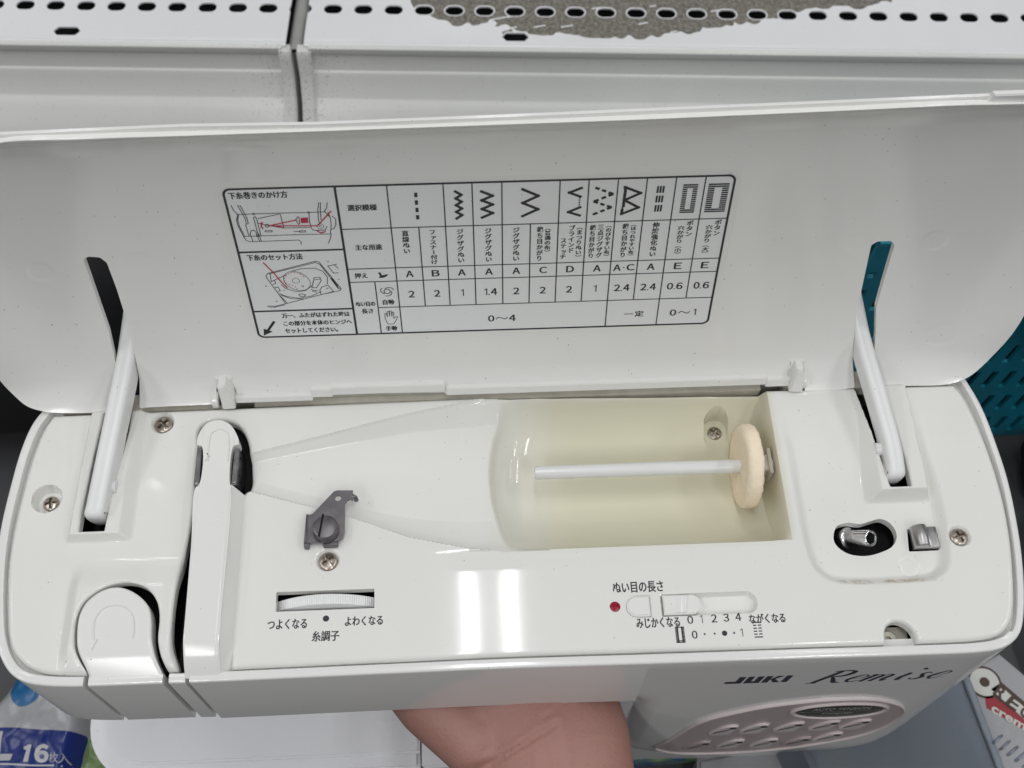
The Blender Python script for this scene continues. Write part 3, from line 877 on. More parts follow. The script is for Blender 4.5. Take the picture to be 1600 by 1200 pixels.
# --- thread guide bracket with slotted screw
BR = [(-66.49, 169.25), (-64.27, 169.44), (-56.62, 178.36), (-55.35, 178.81), (-49.39, 178.61), (-49.19, 174.4), (-50.42, 174.97), (-51.52, 174.31), (-52.22, 172.95),
      (-52.13, 162.13), (-52.68, 159.45), (-54.38, 158.44), (-59.7, 157.88), (-65.67, 158.11)]
bc = (-54.92, 175.56)
def br_sdf(X, Y): return np.maximum(sd_poly(BR, X, Y), 1.15 - np.hypot(X - bc[0], Y - bc[1]))
bracket = sheet("thread_guide", -70, -44, 150, 180, 0.25, br_sdf, lambda X, Y: 3.0 + 0 * X, M['gun'], machine, skirt=0.9, back=True)
g = Geo()
fl = [(-66.86, 157.99), (-66.49, 169.25), (-65.79, 169.23), (-65.54, 158.01)]
g.prism(fl, 1.0, 4.0, bev=0.45); g.box((fl[0][0] - 0.1, fl[0][1] - 1.6, 0.2), (fl[0][0] + 1.8, fl[0][1] + 0.5, 2.6), bev=0.2)
q = (-60.01, 157.72); q2 = (-54.35, 157.5)
g.box((q[0], q[1] - 1.2, 0.6), (q2[0], q[1] + 1.2, 2.4), bev=0.35)
hk = (-49.24, 176.5)
g.tube([(hk[0] - 0.6, hk[1] - 0.2, 2.55), (hk[0] + 0.3, hk[1] - 0.3, 2.4), (hk[0] + 0.8, hk[1] - 0.5, 1.6), (hk[0] + 0.9, hk[1] - 0.7, 0.0)], 0.9, 8)
g.build("guide_flange", M['gun_dull'], bracket)
g = Geo(); sc = (-58.85, 162.7)
g.lathe([(0, 7.0), (3.6, 7.0), (4.3, 6.75), (4.65, 6.2), (4.7, 4.9), (4.7, 4.2), (5.0, 4.2), (5.0, 3.1), (4.2, 3.0)], sc + (0.0,), 48)
me_s = g.build("guide_screw", M['gun_dull'], bracket)
g = Geo(); a = (-59.6, 167.66); b2 = (-60.82, 158.77)
g.line([a, b2], 0.75, 7.03, cap=False); g.build("screw_slot", M['black'], bracket)

# --- spool pin and felt pad
g = Geo(); g.tube([(20.2, 188.2, -8), (20.5, 188.2, -8), (60, 188.1, -8), (112, 188, -8), (115, 188, -8)], [2.1, 2.65, 2.75, 2.8, 2.8], 24); g.build("spool_pin", M['pin'], machine)
V, Fc = [], []
n = 72
prof = [(2.85, 101.1), (8, 100.9), (13, 100.8), (15.2, 100.9), (16.1, 101.5), (16.5, 102.5), (16.5, 105.2), (16.1, 106.3), (15.2, 106.8), (8, 106.9), (2.85, 106.8)]
for r_, x_ in prof:
    for k in range(n):
        t = 2 * math.pi * k / n
        j = 0.2 * rng.standard_normal() if r_ > 15 else 0.05 * rng.standard_normal()
        V.append((x_ + 0.12 * rng.standard_normal() + 0.04 * (r_ * math.sin(t)), 188 + (r_ + j) * math.cos(t), -8 + (r_ + j) * math.sin(t)))
for i in range(len(prof) - 1):
    for k in range(n): Fc.append([i * n + k, i * n + (k + 1) % n, (i + 1) * n + (k + 1) % n, (i + 1) * n + k])
mesh_obj("felt_pad", V, Fc, M['felt'], machine, None, 60)
g = Geo(); g.box((111.8, 182.6, -12.5), (113.2, 193.6, -3.5), bev=0.3); g.box((107.5, 184.6, -11), (112.5, 191.4, -5), bev=0.4); g.build("spool_pin_base", M['grime'], machine)

# --- bobbin winder spindle and chrome stop
top = Vector((143.79, 152.26) + (1.5,)); bot = Vector((138.99, 156.61) + (-9.0,)); ax = (top - bot).normalized()
rot = ax.to_track_quat('Z', 'Y').to_matrix()
Ls = (top - bot).length
g = Geo(); g.lathe([(4.3, -5), (4.3, 0.0), (4.1, 0.5), (3.4, 0.9), (3.05, 1.6), (3.05, Ls - 0.6), (2.95, Ls - 0.2), (2.65, Ls), (2.25, Ls), (2.05, Ls - 0.3), (2.05, Ls - 7)], tuple(bot), 36, mat=rot)
spn = g.build("winder_spindle", M['satin'], machine)
g = Geo()
side = (rot @ Vector((-1, 0, 0))); 
up_ = Vector((0, 0, 1)); toward = (up_ - ax * up_.dot(ax)).normalized()
lat = ax.cross(toward)
for sgn in (-1, 1):
    p0 = bot + ax * (Ls * 0.45) + toward * 2.97 + lat * (0.55 * sgn); p1 = bot + ax * (Ls - 0.1) + toward * 2.97 + lat * (0.55 * sgn)
    g.tube([p0, p1], 0.16, 6)
g.lathe([(0, Ls - 0.7), (2.06, Ls - 0.7)], tuple(bot), 24, mat=rot)  # black disc set in the tube stands in for shade in its bore
g.build("slit_and_bore_shade", M['black'], spn)
c0, c1, c2, c3 = (np.array(p) for p in CLIP_HOLE)
g = Geo()
cx, cy = (c0[0] + c1[0]) / 2 + 3.6, (c0[1] + c1[1]) / 2 + 0.2
V, Fc = [], []
prof = [(-2.6, -3.5), (-2.5, -0.8), (-1.9, 0.9), (-0.8, 1.9), (0.5, 2.2), (1.7, 1.9), (2.5, 1.0), (2.8, 0.0), (3.1, -0.9), (4.2, -1.1), (6.6, -1.0), (7.3, -1.6), (7.4, -4.0)]
prof = [tuple(p) for p in spline(prof, 4)]
for y in (-4.1, -3.8, 3.8, 4.1):
    sh = 0.25 if abs(y) > 4 else 0
    for (x_, z_) in prof: V.append((cx + x_, cy + y, z_ - sh))
n = len(prof)
for j in range(3):
    for k in range(n - 1): Fc.append([j * n + k, j * n + k + 1, (j + 1) * n + k + 1, (j + 1) * n + k])
Fc.append(list(range(n))[::-1]); Fc.append([3 * n + k for k in range(n)])
mesh_obj("winder_stop", V, Fc, M['clip'], machine, None, 60)

# --- stitch length slider, its half-round button and the red lamp
g = Geo()
kp = [(63.7, 126.35), (73.8, 126.35)] + [(74.0 + 3.6 * math.cos(t), 130 + 3.65 * math.sin(t)) for t in np.linspace(-1.4, 1.4, 12)] + [(73.8, 133.65), (63.7, 133.65)]
g.prism(kp, -2.7, 0.45, bev=0.35)
knob = g.build("length_slider", M['cover'], machine)
V, Fc = [], []
for x_, z_ in ((67.6, 0.46), (69.2, 0.9), (71.0, 1.35), (71.6, 0.85), (72.4, 0.46)):
    V += [(x_, 126.9, z_), (x_ + (1.1 if z_ < 1 else 0.5), 133.1, z_)]
for k in range(4): Fc.append([2 * k, 2 * k + 2, 2 * k + 3, 2 * k + 1])
mesh_obj("slider_ridge", V, Fc, M['cover'], knob, None, 60)
g = Geo()
bp_ = [(54.1 + 3.72 * math.cos(t), 130 + 3.72 * math.sin(t)) for t in np.linspace(math.pi / 2, 3 * math.pi / 2, 16)] + [(58.85, 126.28), (58.85, 133.72)]
g.prism(bp_, -2, 0.25, bev=0.5, seg=3); g.build("half_round_button", M['cover'], machine)
g = Geo(); lp = (46.21, 130.22); g.lathe([(0, 0.75), (0.8, 0.66), (1.5, 0.35), (1.95, 0.0), (2.0, -1.0)], lp + (0.0,), 28); g.build("lamp_lens", M['led'], machine)

# --- print on the top panel
g = Geo(); g.heavy = 0.12
ZP = 0.06
def tb(t, x0, x1, bold=0.012, mi=0):
    a, b = (min(x0[0], x1[0]), min(x0[1], x1[1])), (max(x0[0], x1[0]), max(x0[1], x1[1]))
    g.text(t, a[0], a[1], b[0], b[1], ZP, mi, bold)
def num(t, x0, y0, x1, y1, z, wd, bold=0.008):
    """figures and capitals in the plain full-width face; the 1 is a bare stroke with a flag"""
    FW = {c: chr(ord(c) + 0xFEE0) for c in "023456789ABCDE"}
    if t == "1":
        xr = x1 - wd / 2; g.line([(xr, y0 + wd / 2), (xr, y1 - wd / 2)], wd, z); g.line([(xr, y1 - wd / 2), (x0 + wd / 2, y1 - (y1 - y0) * 0.2)], wd * 0.9, z)
    else: g.text(FW[t], x0, y0, x1, y1, z, 0, bold)
tb("つよくなる", (-78.96, 130.33), (-64.94, 126.56))
tb("よわくなる", (-51.3, 130.35), (-37.79, 126.82))
tb("糸調子", (-62.94, 125.51), (-53.21, 121.65))
g.disc((-58.12, 129.95), 1.15, ZP)
g.build("dial_print", M['ink'], panel, smooth=0)
g = Geo(); g.heavy = 0.12
tb("ぬい目の長さ", (45.96, 139.4), (64.41, 135.14))
tb("みじかくなる", (53.29, 125.63), (68.96, 121.84))
tb("ながくなる", (94.09, 125.57), (107.18, 121.92))
for ch, u in zip("01234", (747, 828, 920, 1008, 1096)):
    x = 45.1 + (u - 193) * 0.0500; y = 124.25 + (u - 747) * 0.00105
    w_ = 1.0 if ch == "1" else 2.0
    num(ch, x - w_ / 2, y - 1.45, x + w_ / 2, y + 1.5, ZP, 0.26)
for u, rr_ in ((833, 0.35), (905, 0.35), (977, 0.98), (1046, 0.38)):
    g.disc((45.4 + (u - 193) * 0.0500, 118.85), rr_, ZP)
num("0", 72.8, 117.3, 74.7, 120.2, ZP, 0.26); num("1", 90.3, 117.4, 91.2, 120.3, ZP, 0.26)
# buttonhole marks: dense on the left, open on the right
for k in range(12):
    y = 116.2 + k * 0.50
    g.line([(67.0, y), (68.1, y)], 0.4, ZP, cap=False); g.line([(69.2, y), (70.3, y)], 0.4, ZP, cap=False)
    if k in (0, 1, 11): g.line([(67.0, y), (70.3, y)], 0.36, ZP, cap=False)
g.line([(67.9, 116.2), (67.9, 121.7)], 0.4, ZP); g.line([(69.4, 116.2), (69.4, 121.7)], 0.4, ZP)
for k in range(6):
    y = 117.0 + k * 1.08
    if k in (0, 5): g.line([(95.2, y), (98.2, y)], 0.42, ZP, cap=False)
    else: g.line([(95.2, y), (96.4, y)], 0.42, ZP, cap=False); g.line([(97.0, y), (98.2, y)], 0.42, ZP, cap=False)
g.build("slider_print", M['ink'], panel, smooth=0)

# ------------------------------------------------------------------ lid
LT, LY = 0.1896, 221.12
sLT, cLT = math.sin(LT), math.cos(LT)
def lidf(a, b, off=0.0):
    """lid coordinates: a across, b up the lid, off towards the viewer; the moulding is a shallow trough"""
    w = 0.0020 * ((b - 65.0) ** 2 - 65.0 ** 2)
    a, b, off = a * (1 - 0.0031 * w), b + 1.13 * w, off + w
    return (a, LY + b * sLT - off * cLT, b * cLT + off * sLT)
LIDP = np.vstack([spline([(-104.6, 1.2), (-134.0, 0.6), (-150.0, -0.7), (-164.8, 0.2), (-171.9, 1.9), (-177.0, 5.4), (-180.2, 13.8), (-181.0, 27.0), (-181.2, 50), (-180.0, 80), (-177.6, 100), (-172, 116), (-160, 128), (-144, 134.0), (-120, 134.9), (-87.0, 135.0), (-47.4, 134.8), (10, 135.6), (52.9, 136.4), (110, 137.4), (160, 138.4), (178, 136.8), (190, 130), (198, 116), (201.5, 100), (203.2, 75), (203.2, 49.6), (202.2, 23.3), (199.9, 11.0), (195.6, 3.8), (188.6, 0.0), (168, -0.9), (151.0, -1.0), (131.2, -3.0)], 6),
                  [(130.6, -2.8), (128.6, 9.0), (122.6, 9.0), (121.8, 2.0), (-13.6, 2.2), (-14, 3.0), (-66, 4.2), (-95.6, 5.4), (-96.0, 9.0), (-103.0, 9.0)]])
SLOT_L = [(-135.4, 79.9), (-133.2, 80.9), (-129.6, 80.4), (-127.9, 77.8), (-127.9, 64), (-128.8, 42), (-131.6, 15.2), (-134.4, 1.2), (-135.4, -4), (-142.0, -4), (-140.6, 8), (-138.8, 21), (-136.6, 41)]
SLOT_R = [(140.4, 75.2), (142.2, 76.9), (147.2, 76.9), (148.8, 75.0), (150.2, 41.7), (153.4, 27), (156.2, 12), (157.6, -4), (151.2, -4), (147.4, 13), (143.6, 35)]
def lid_sdf(X, Y): return np.maximum(np.maximum(sd_poly(LIDP, X, Y), -sd_poly(SLOT_L, X, Y)), -sd_poly(SLOT_R, X, Y))
def lid_off(X, Y):
    topw = np.interp(X, [-144, -87, 52.9, 160], [134.0, 135.0, 136.4, 138.4])
    dt = np.clip((topw - Y) / 13.0, 0, 1); z = 8.5 * (1 - dt) ** 2.2
    dl = np.clip((X + 181.5) / 34.0, 0, 1); dr = np.clip((203.5 - X) / 34.0, 0, 1)
    lowfade = 0.35 + 0.65 * ss(0, 45, Y)
    z = np.maximum(z, 9.0 * lowfade * ((1 - dl) ** 2.3 + (1 - dr) ** 2.3)) + 0.0
    db = np.clip((Y + 2.0) / 19.0, 0, 1); z = z + 4.2 * (1 - db) ** 1.8
    # gentle warp of the moulding
    z = z + 0.35 * np.sin(X / 41.0) * np.sin(Y / 36.0 + 0.7) * ss(0, 40, Y) * (ss(-92, -125, X) + ss(98, 135, X))
    for cx, cy, r in ((135.6, 76.7, 4.4), (163.0, 76.5, 4.6), (179.7, 25.4, 6.3), (-116.7, 77.4, 4.4), (-151.6, 74.3, 4.4)):
        q = np.hypot(X - cx, Y - cy); z = z - 0.16 * ss(r + 0.25, r - 0.25, q)
    return z
lid = sheet("lid", -184, 206, -5, 141, 0.65, lid_sdf, lid_off, M['lid'], machine, skirt=2.6, frame=lidf, back=True, smooth=50)
# step along the front lip, and the latch tab at its right end
g = Geo(lidf)
LTOP = [(-200, 134.6), (-144, 134.3), (-87.0, 135.4), (-47.4, 135.3), (10, 136.1), (52.9, 136.9), (110, 137.9), (162, 138.9)]
V, Fc = [], []
for x, y in LTOP[1:]:
    w_ = 1.0 if x < -60 else 0.6
    for (dy, of) in ((-0.6, 4.6), (w_, 4.6), (w_, 6.0), (-0.6, 6.0)): V.append((x, y + dy, of))
for i in range(len(LTOP) - 2):
    for k in range(4): Fc.append([i * 4 + k, i * 4 + (k + 1) % 4, (i + 1) * 4 + (k + 1) % 4, (i + 1) * 4 + k])
g.add(V, Fc)
g.build("lip_step", M['lid'], lid)
g = Geo(lidf)
g.prism([(157.5, 137.0), (159.6, 140.6), (176.5, 140.8), (178.8, 136.5)], 5.2, 7.4, bev=0.3); g.build("latch_tab", M['lid'], lid)
# hinge lugs, ledge strips
g = Geo(lidf); g.box((-103.0, 2.4, -2.4), (-96.2, 14.6, 1.0), bev=0.5); g.prism([(-101.4, 1.0), (-96.4, 1.2), (-96.2, 10.2), (-98.2, 15.2), (-101.2, 14.2)], 0, 6.0, bev=0.5)
g.lathe([(2.1, -96.25), (1.7, -96.1), (1.7, -96.9)], (0, 7.0, 3.4), 18, ax='x'); g.build("hinge_lug", M['cover'], lid)
g = Geo(lidf); g.box((122.4, 1.6, -2.4), (129.0, 13.6, 1.0), bev=0.5); g.prism([(123.2, 0.2), (128.6, -0.2), (128.4, 9.0), (126.8, 13.2), (124.2, 13.6)], 0, 6.0, bev=0.5); g.build("hinge_lug", M['cover'], lid)
g = Geo(lidf); g.box((-96.3, 1.9, -2), (-66, 5.2, 3.6), bev=0.3); g.box((-66.4, 3.3, -2), (-58, 8.0, 3.2), bev=0.3); g.box((-58.2, 4.6, -2), (-13.8, 9.0, 3.4), bev=0.3); g.box((-13.4, 2.2, -2), (114.0, 6.4, 3.4), bev=0.3); g.box((114.0, 0.6, -2), (123.6, 5.0, 3.2), bev=0.3); g.build("hinge_ledge", M['cover'], lid)
# hinge ears standing on the body
for x in (-104.6, 129.4):
    g = Geo(); g.lathe([(0, -1.3), (3.0, -1.3), (3.4, -0.9), (3.4, 0.9), (3.0, 1.3), (0, 1.3)], (x, 220.6, 1.4), 20, ax='x'); g.box((x - 1.3, 218.6, -8), (x + 1.3, 222.6, 1.4), bev=0.3); g.build("hinge_ear", M['cover'], machine)

# instruction sticker
ZS = 0.10
lsd = lambda m, r: (lambda X, Y: sd_box(X, Y, 2.4, 72.5, 84.6 + m, 36.6 + m, r))
sheet("label_margin", -86, 91, 32, 113, 2.0, lsd(2.1, 4.0), lambda X, Y: 0.05 + 0 * X, M['sticker_edge'], lid, skirt=0.05, frame=lidf)
sheet("instruction_label", -86, 91, 32, 113, 2.0, lsd(0.0, 3.0), lambda X, Y: ZS + 0 * X, M['sticker'], lid, skirt=0.05, frame=lidf)
g = Geo(lidf); Z1 = 0.17; g.heavy = 0.15
T, K = 0.8, 0.42
CX = [-28.5, -19.1, -10.0, -0.5, 9.35, 19.0, 28.6, 38.2, 47.9, 57.5, 67.2, 77.0, 86.7]
R0, R1_, R2_, R3_, R4_, R5_ = 108.7, 90.2, 71.2, 64.5, 50.8, 36.4
fr = rr_pts(-82.0, 86.8, R5_, R0, 2.4, 6); g.line(fr + [fr[0]], T, Z1)
g.line([(-45.5, R5_), (-45.5, R0)], T, Z1); g.line([(-82, 80.9), (-45.5, 80.9)], T, Z1); g.line([(-82, 50.7), (-45.5, 50.7)], T, Z1)
g.line([(-45.5, R1_), (86.8, R1_)], K, Z1); g.line([(-45.5, R2_), (86.8, R2_)], K, Z1); g.line([(-45.5, R3_), (86.8, R3_)], K, Z1); g.line([(-36.4, R4_), (86.8, R4_)], K, Z1)
g.line([(-36.4, R5_), (-36.4, R3_)], K, Z1); g.line([(-28.5, R5_), (-28.5, R0)], K, Z1)
for k in range(1, 12):
    top = R1_ if k in (1, 5) else R0
    g.line([(CX[k], R5_ if k in (8, 10) else R4_), (CX[k], top)], K, Z1)
B = 0.013
g.text("下糸巻きのかけ方", -80.6, 104.6, -61.4, 107.5, Z1, 0, B)
g.text("下糸のセット方法", -79.6, 76.7, -60.4, 79.7, Z1, 0, B)
g.text("万一、ふたがはずれた時は", -72.0, 46.6, -47.2, 49.3, Z1, 0, B)
g.text("この部分を本体のヒンジへ", -72.0, 42.3, -46.8, 45.0, Z1, 0, B)
g.text("セットしてください。", -72.0, 38.2, -52.4, 40.9, Z1, 0, B)
g.text("選択模様", -42.4, 98.2, -32.6, 100.9, Z1, 0, B)
g.text("主な用途", -41.7, 80.2, -32.4, 83.0, Z1, 0, B)
g.text("押え", -43.3, 66.5, -38.8, 69.1, Z1, 0, B)
g.text("ぬい目の", -44.4, 51.7, -37.4, 54.2, Z1, 0, B); g.text("長さ", -42.6, 47.7, -38.4, 50.3, Z1, 0, B)
g.text("自動", -34.5, 52.2, -30.4, 54.9, Z1, 0, B); g.text("手動", -34.5, 37.7, -30.4, 40.5, Z1, 0, B)
cc = [(CX[k] + CX[k + 1]) / 2 for k in range(12)]
for ch, x in zip(["A", "B", "A", "A", "A", "C", "D", "A", "A･C", "A", "E", "E"], cc):
    if len(ch) == 1: num(ch, x - 1.35, 66.3, x + 1.35, 69.5, Z1, 0.4, B)
    else:
        num("A", x - 3.8, 66.3, x - 1.1, 69.5, Z1, 0.4, B); g.disc((x, 67.9), 0.3, Z1, n=10); num("C", x + 1.0, 66.3, x + 3.8, 69.5, Z1, 0.4, B)
for t, x in zip(["2", "2", "1", "1.4", "2", "2", "2", "1", "2.4", "2.4", "0.6", "0.6"], cc):
    if len(t) == 1: num(t, x - (0.5 if t == "1" else 1.05), 55.7, x + (0.5 if t == "1" else 1.05), 59.2, Z1, 0.4, B)
    else:
        num(t[0], x - (1.8 if t[0] == "1" else 2.8), 55.7, x - 0.7, 59.2, Z1, 0.4, B); g.disc((x, 55.95), 0.27, Z1, n=10); num(t[2], x + 0.6, 55.7, x + 2.8, 59.2, Z1, 0.4, B)
num("0", 3.8, 41.2, 6.0, 44.6, Z1, 0.4, B); num("4", 11.6, 41.2, 14.0, 44.6, Z1, 0.4, B); g.line([tuple(p) for p in spline([(6.9, 42.5), (7.7, 43.4), (9.0, 42.9), (10.2, 42.4), (10.9, 43.2)], 4)], 0.36, Z1)
g.text("定", 58.6, 41.4, 61.9, 44.6, Z1, 0, B); g.line([(54.8, 43.0), (57.9, 43.0)], 0.35, Z1)
num("0", 71.8, 41.3, 74.1, 44.7, Z1, 0.4, B); num("1", 80.6, 41.3, 81.7, 44.7, Z1, 0.4, B); g.line([tuple(p) for p in spline([(75.2, 42.7), (76.0, 43.5), (77.2, 43.0), (78.4, 42.5), (79.2, 43.3)], 4)], 0.36, Z1)
sz = 2.45
g.vtext("直線ぬい", -24.0, 88.9, sz, Z1, 0, 2.75, B); g.vtext("ファスナー付け", -14.7, 89.0, sz, Z1, 0, 2.38, B)
for k in (2, 3, 4): g.vtext("ジグザグぬい", cc[k] + (0.0 if k != 4 else -0.1), 89.0, sz, Z1, 0, 2.72, B)
g.vtext("（普通の布）", 25.0, 89.3, 2.2, Z1, 0, 2.3, B); g.vtext("裁ち目かがり", 22.3, 88.9, 2.3, Z1, 0, 2.75, B)
g.vtext("（まつりぬい）", 36.0, 89.4, 2.2, Z1, 0, 2.42, B); g.vtext("ブラインド", 33.3, 89.1, 2.3, Z1, 0, 2.62, B); g.vtext("ステッチ", 30.6, 83.4, 2.2, Z1, 0, 2.6, B)
g.vtext("（のびやすい布）", 46.0, 89.6, 2.05, Z1, 0, 2.12, B); g.vtext("三点ジグザグ", 43.3, 89.2, 2.2, Z1, 0, 2.68, B); g.vtext("裁ち目かがり", 40.5, 89.0, 2.2, Z1, 0, 2.68, B)
g.vtext("（ほつれやすい布）", 54.6, 89.6, 2.0, Z1, 0, 1.88, B); g.vtext("裁ち目かがり", 51.8, 89.2, 2.3, Z1, 0, 2.72, B)
g.vtext("伸縮強化ぬい", cc[9], 89.4, 2.4, Z1, 0, 2.76, B)
for k, s_ in ((10, "小"), (11, "大")):
    g.vtext("ボタン", cc[k] + 2.0, 89.8, 2.5, Z1, 0, 2.55, B); g.vtext("穴かがり（" + s_ + "）", cc[k] - 0.9, 87.4, 2.4, Z1, 0, 2.1, B)
# stitch pictures
for k in range(4): g.line([(-19.2, 105.2 - 3.2 * k), (-19.2, 103.3 - 3.2 * k)], 1.05, Z1, cap=False)
def zig(x, w_, y0, y1, n_, wd, start=1):
    g.line([(x + w_ * (start if k % 2 == 0 else -start), y0 + (y1 - y0) * k / n_) for k in range(n_ + 1)], wd, Z1)
zig(-5.1, 0.95, 105.2, 93.6, 8, 1.0, -1); zig(4.4, 1.8, 104.9, 93.7, 6, 1.05, -1); zig(18.9, 2.6, 105.3, 93.8, 4, 1.05, -1)
g.line([(35.8, 105.2), (31.8, 103.4), (35.6, 101.6)], 0.98, Z1); g.line([(35.7, 97.0), (31.8, 95.0), (35.7, 93.4)], 0.98, Z1)
for k in range(5): g.line([(35.4, 101.4 - k * 0.98), (35.4, 100.8 - k * 0.98)], 0.5, Z1, cap=False)
for (a, b_) in (((40.4, 105.2), (46.6, 102.3)), ((46.6, 102.3), (40.2, 99.3)), ((40.2, 99.3), (46.4, 96.6)), ((46.4, 96.6), (40.2, 93.6))):
    for t0, t1 in ((0.0, 0.24), (0.37, 0.6), (0.74, 1.0)):
        g.line([(a[0] + (b_[0] - a[0]) * t, a[1] + (b_[1] - a[1]) * t) for t in (t0, t1)], 0.98, Z1, cap=False)
g.poly([(46.9, 102.2), (45.0, 103.0), (45.0, 101.5)], Z1); g.poly([(39.8, 99.3), (41.6, 100.0), (41.6, 98.6)], Z1); g.poly([(46.8, 96.6), (45.0, 97.4), (45.0, 95.9)], Z1)
g.line([(50.6, 103.2), (50.4, 105.0), (55.8, 102.4), (50.6, 99.5), (55.6, 96.2), (50.0, 93.5), (50.1, 95.2)], 1.0, Z1); g.line([(50.5, 102.2), (50.4, 97.0)], 1.0, Z1); g.line([(50.1, 96.2), (50.1, 94.0)], 0.6, Z1)
for k in range(3):
    for dx in (-0.95, 0.0, 0.95): g.line([(62.4 + dx, 105.1 - 4.05 * k), (62.3 + dx, 102.2 - 4.05 * k)], 0.66, Z1, cap=False)
for x, w_ in ((72.3, 2.5), (81.8, 3.5)):
    for k in range(14):
        y = 105.2 - k * 0.9
        if k in (0, 1, 12, 13): g.line([(x - w_, y), (x + w_, y)], 0.62, Z1, cap=False)
        else: g.line([(x - w_, y), (x - w_ * 0.36, y)], 0.62, Z1, cap=False); g.line([(x + w_ * 0.36, y), (x + w_, y)], 0.62, Z1, cap=False)
# presser foot, spiral and hand marks, arrow
g.poly([(-34.9, 69.0), (-34.0, 69.2), (-33.6, 67.6), (-31.2, 68.2), (-32.0, 67.0), (-33.2, 66.4), (-34.8, 66.3), (-34.3, 67.4)], Z1)
for a0 in (20, 140, 260): g.ring((-32.4, 59.3), 1.15, 0.3, Z1, n=14, a0=a0, a1=a0 + 105); g.ring((-32.4 + 0.7 * math.cos(math.radians(a0)), 59.3 + 0.7 * math.sin(math.radians(a0))), 1.75, 0.3, Z1, n=16, a0=a0 - 10, a1=a0 + 120)
g.ring((-32.4, 59.3), 1.1, 0.3, Z1)
hand = [(-33.7, 42.0), (-34.3, 45.0), (-34.2, 47.4), (-33.7, 47.6), (-33.4, 45.6), (-33.3, 48.4), (-32.7, 48.6), (-32.5, 45.8), (-32.4, 48.8), (-31.8, 48.8), (-31.7, 45.8), (-31.4, 48.2), (-30.9, 48.0), (-31.1, 44.6), (-30.2, 45.6), (-29.6, 45.4), (-30.8, 42.6), (-31.4, 41.6), (-33.5, 41.6), (-33.7, 42.0)]
g.line(hand, 0.24, Z1)
g.line([(-75.4, 44.6), (-78.0, 40.4)], 1.0, Z1); g.poly([(-80.2, 37.3), (-79.6, 41.2), (-76.6, 39.4)], Z1)
D1=[[(-80.4,102.0),(-80.0,99.8),(-79.2,98.3)],[(-78.3,102.0),(-76.9,96.2),(-76.9,93.8),(-76.2,94.0),(-76.3,96.8),(-77.5,101.9)],[(-79.3,98.1),(-72.4,98.2),(-65.1,98.2),(-55.7,98.1),(-49.9,98.2)],[(-79.0,97.9),(-79.9,95.7),(-79.8,92.9),(-78.9,88.5)],[(-78.8,97.7),(-79.5,95.7),(-79.4,92.9),(-78.5,88.7)],[(-78.9,88.3),(-65.4,88.4),(-49.4,88.3)],[(-78.9,88.2),(-78.2,86.4),(-77.0,85.8),(-60.5,85.9),(-59.7,85.0),(-60.0,84.0)],[(-49.1,88.2),(-49.7,85.9),(-50.6,84.0)],[(-49.0,97.8),(-48.5,95.8),(-48.6,92.5),(-49.3,88.4)],[(-49.9,98.2),(-48.9,96.2)],[(-51.5,102.2),(-52.2,99.1),(-52.6,94.7),(-52.4,93.1)],[(-50.9,102.2),(-51.4,99.1),(-51.7,94.7)],[(-48.7,102.1),(-49.2,99.8),(-50.2,98.2)],[(-74.0,96.3),(-73.7,96.9),(-73.3,96.9),(-73.1,96.1),(-72.9,88.3)],[(-74.0,96.3),(-73.8,88.1)],[(-72.6,96.1),(-65.2,97.8)],[(-72.8,94.0),(-70.5,93.1),(-64.9,91.6),(-56.0,91.5)],[(-64.9,97.6),(-64.7,91.7)],[(-77.2,93.6),(-77.0,88.4)],[(-76.4,89.4),(-75.9,90.7),(-74.9,91.0),(-74.3,90.2),(-74.4,88.1)],[(-76.4,89.4),(-76.1,85.9)],[(-74.4,89.6),(-73.8,85.8)],[(-73.6,89.5),(-73.2,85.9)],[(-55.4,97.6),(-55.7,93.6),(-55.4,91.1),(-54.9,90.2),(-50.9,90.1),(-50.1,91.7)],[(-47.7,96.1),(-46.8,94.9),(-47.0,92.4),(-47.9,90.6),(-48.7,90.4)],[(-70.8,92.5),(-70.6,93.3),(-69.8,93.5),(-69.5,93.1),(-69.6,92.3),(-70.4,92.1),(-70.8,92.5)],[(-60.1,95.2),(-59.3,96.4),(-58.9,96.2),(-59.1,93.3),(-59.6,93.1),(-60.1,95.2)],[(-71.1,90.7),(-68.8,90.6),(-68.9,90.0),(-71.2,90.1),(-71.1,90.7)],[(-61.5,89.9),(-59.9,89.8)],[(-59.6,90.1),(-57.6,90.1),(-57.6,89.5),(-59.7,89.5),(-59.6,90.1)]]
R1=[[(-69.5,92.8),(-60.1,95.0)],[(-69.5,92.8),(-53.4,92.2)],[(-66.9,92.6),(-64.9,91.7)],[(-52.9,92.5),(-48.0,98.4)],[(-71.8,91.7),(-72.1,92.6),(-71.8,94.0)],[(-51.0,89.5),(-52.3,88.9),(-53.4,89.6)]]
SP=[(-58.4,95.9),(-56.0,96.0),(-56.1,93.6),(-58.6,93.6)]
AR=[[(-72.4,93.8),(-71.5,94.7),(-71.2,93.9)],[(-54.0,90.0),(-53.2,90.1),(-53.3,89.2)]]
C1=[(-52.3,91.9,1.14),(-52.3,91.9,0.36),(-55.4,98.1,0.42),(-73.7,98.1,0.42)]
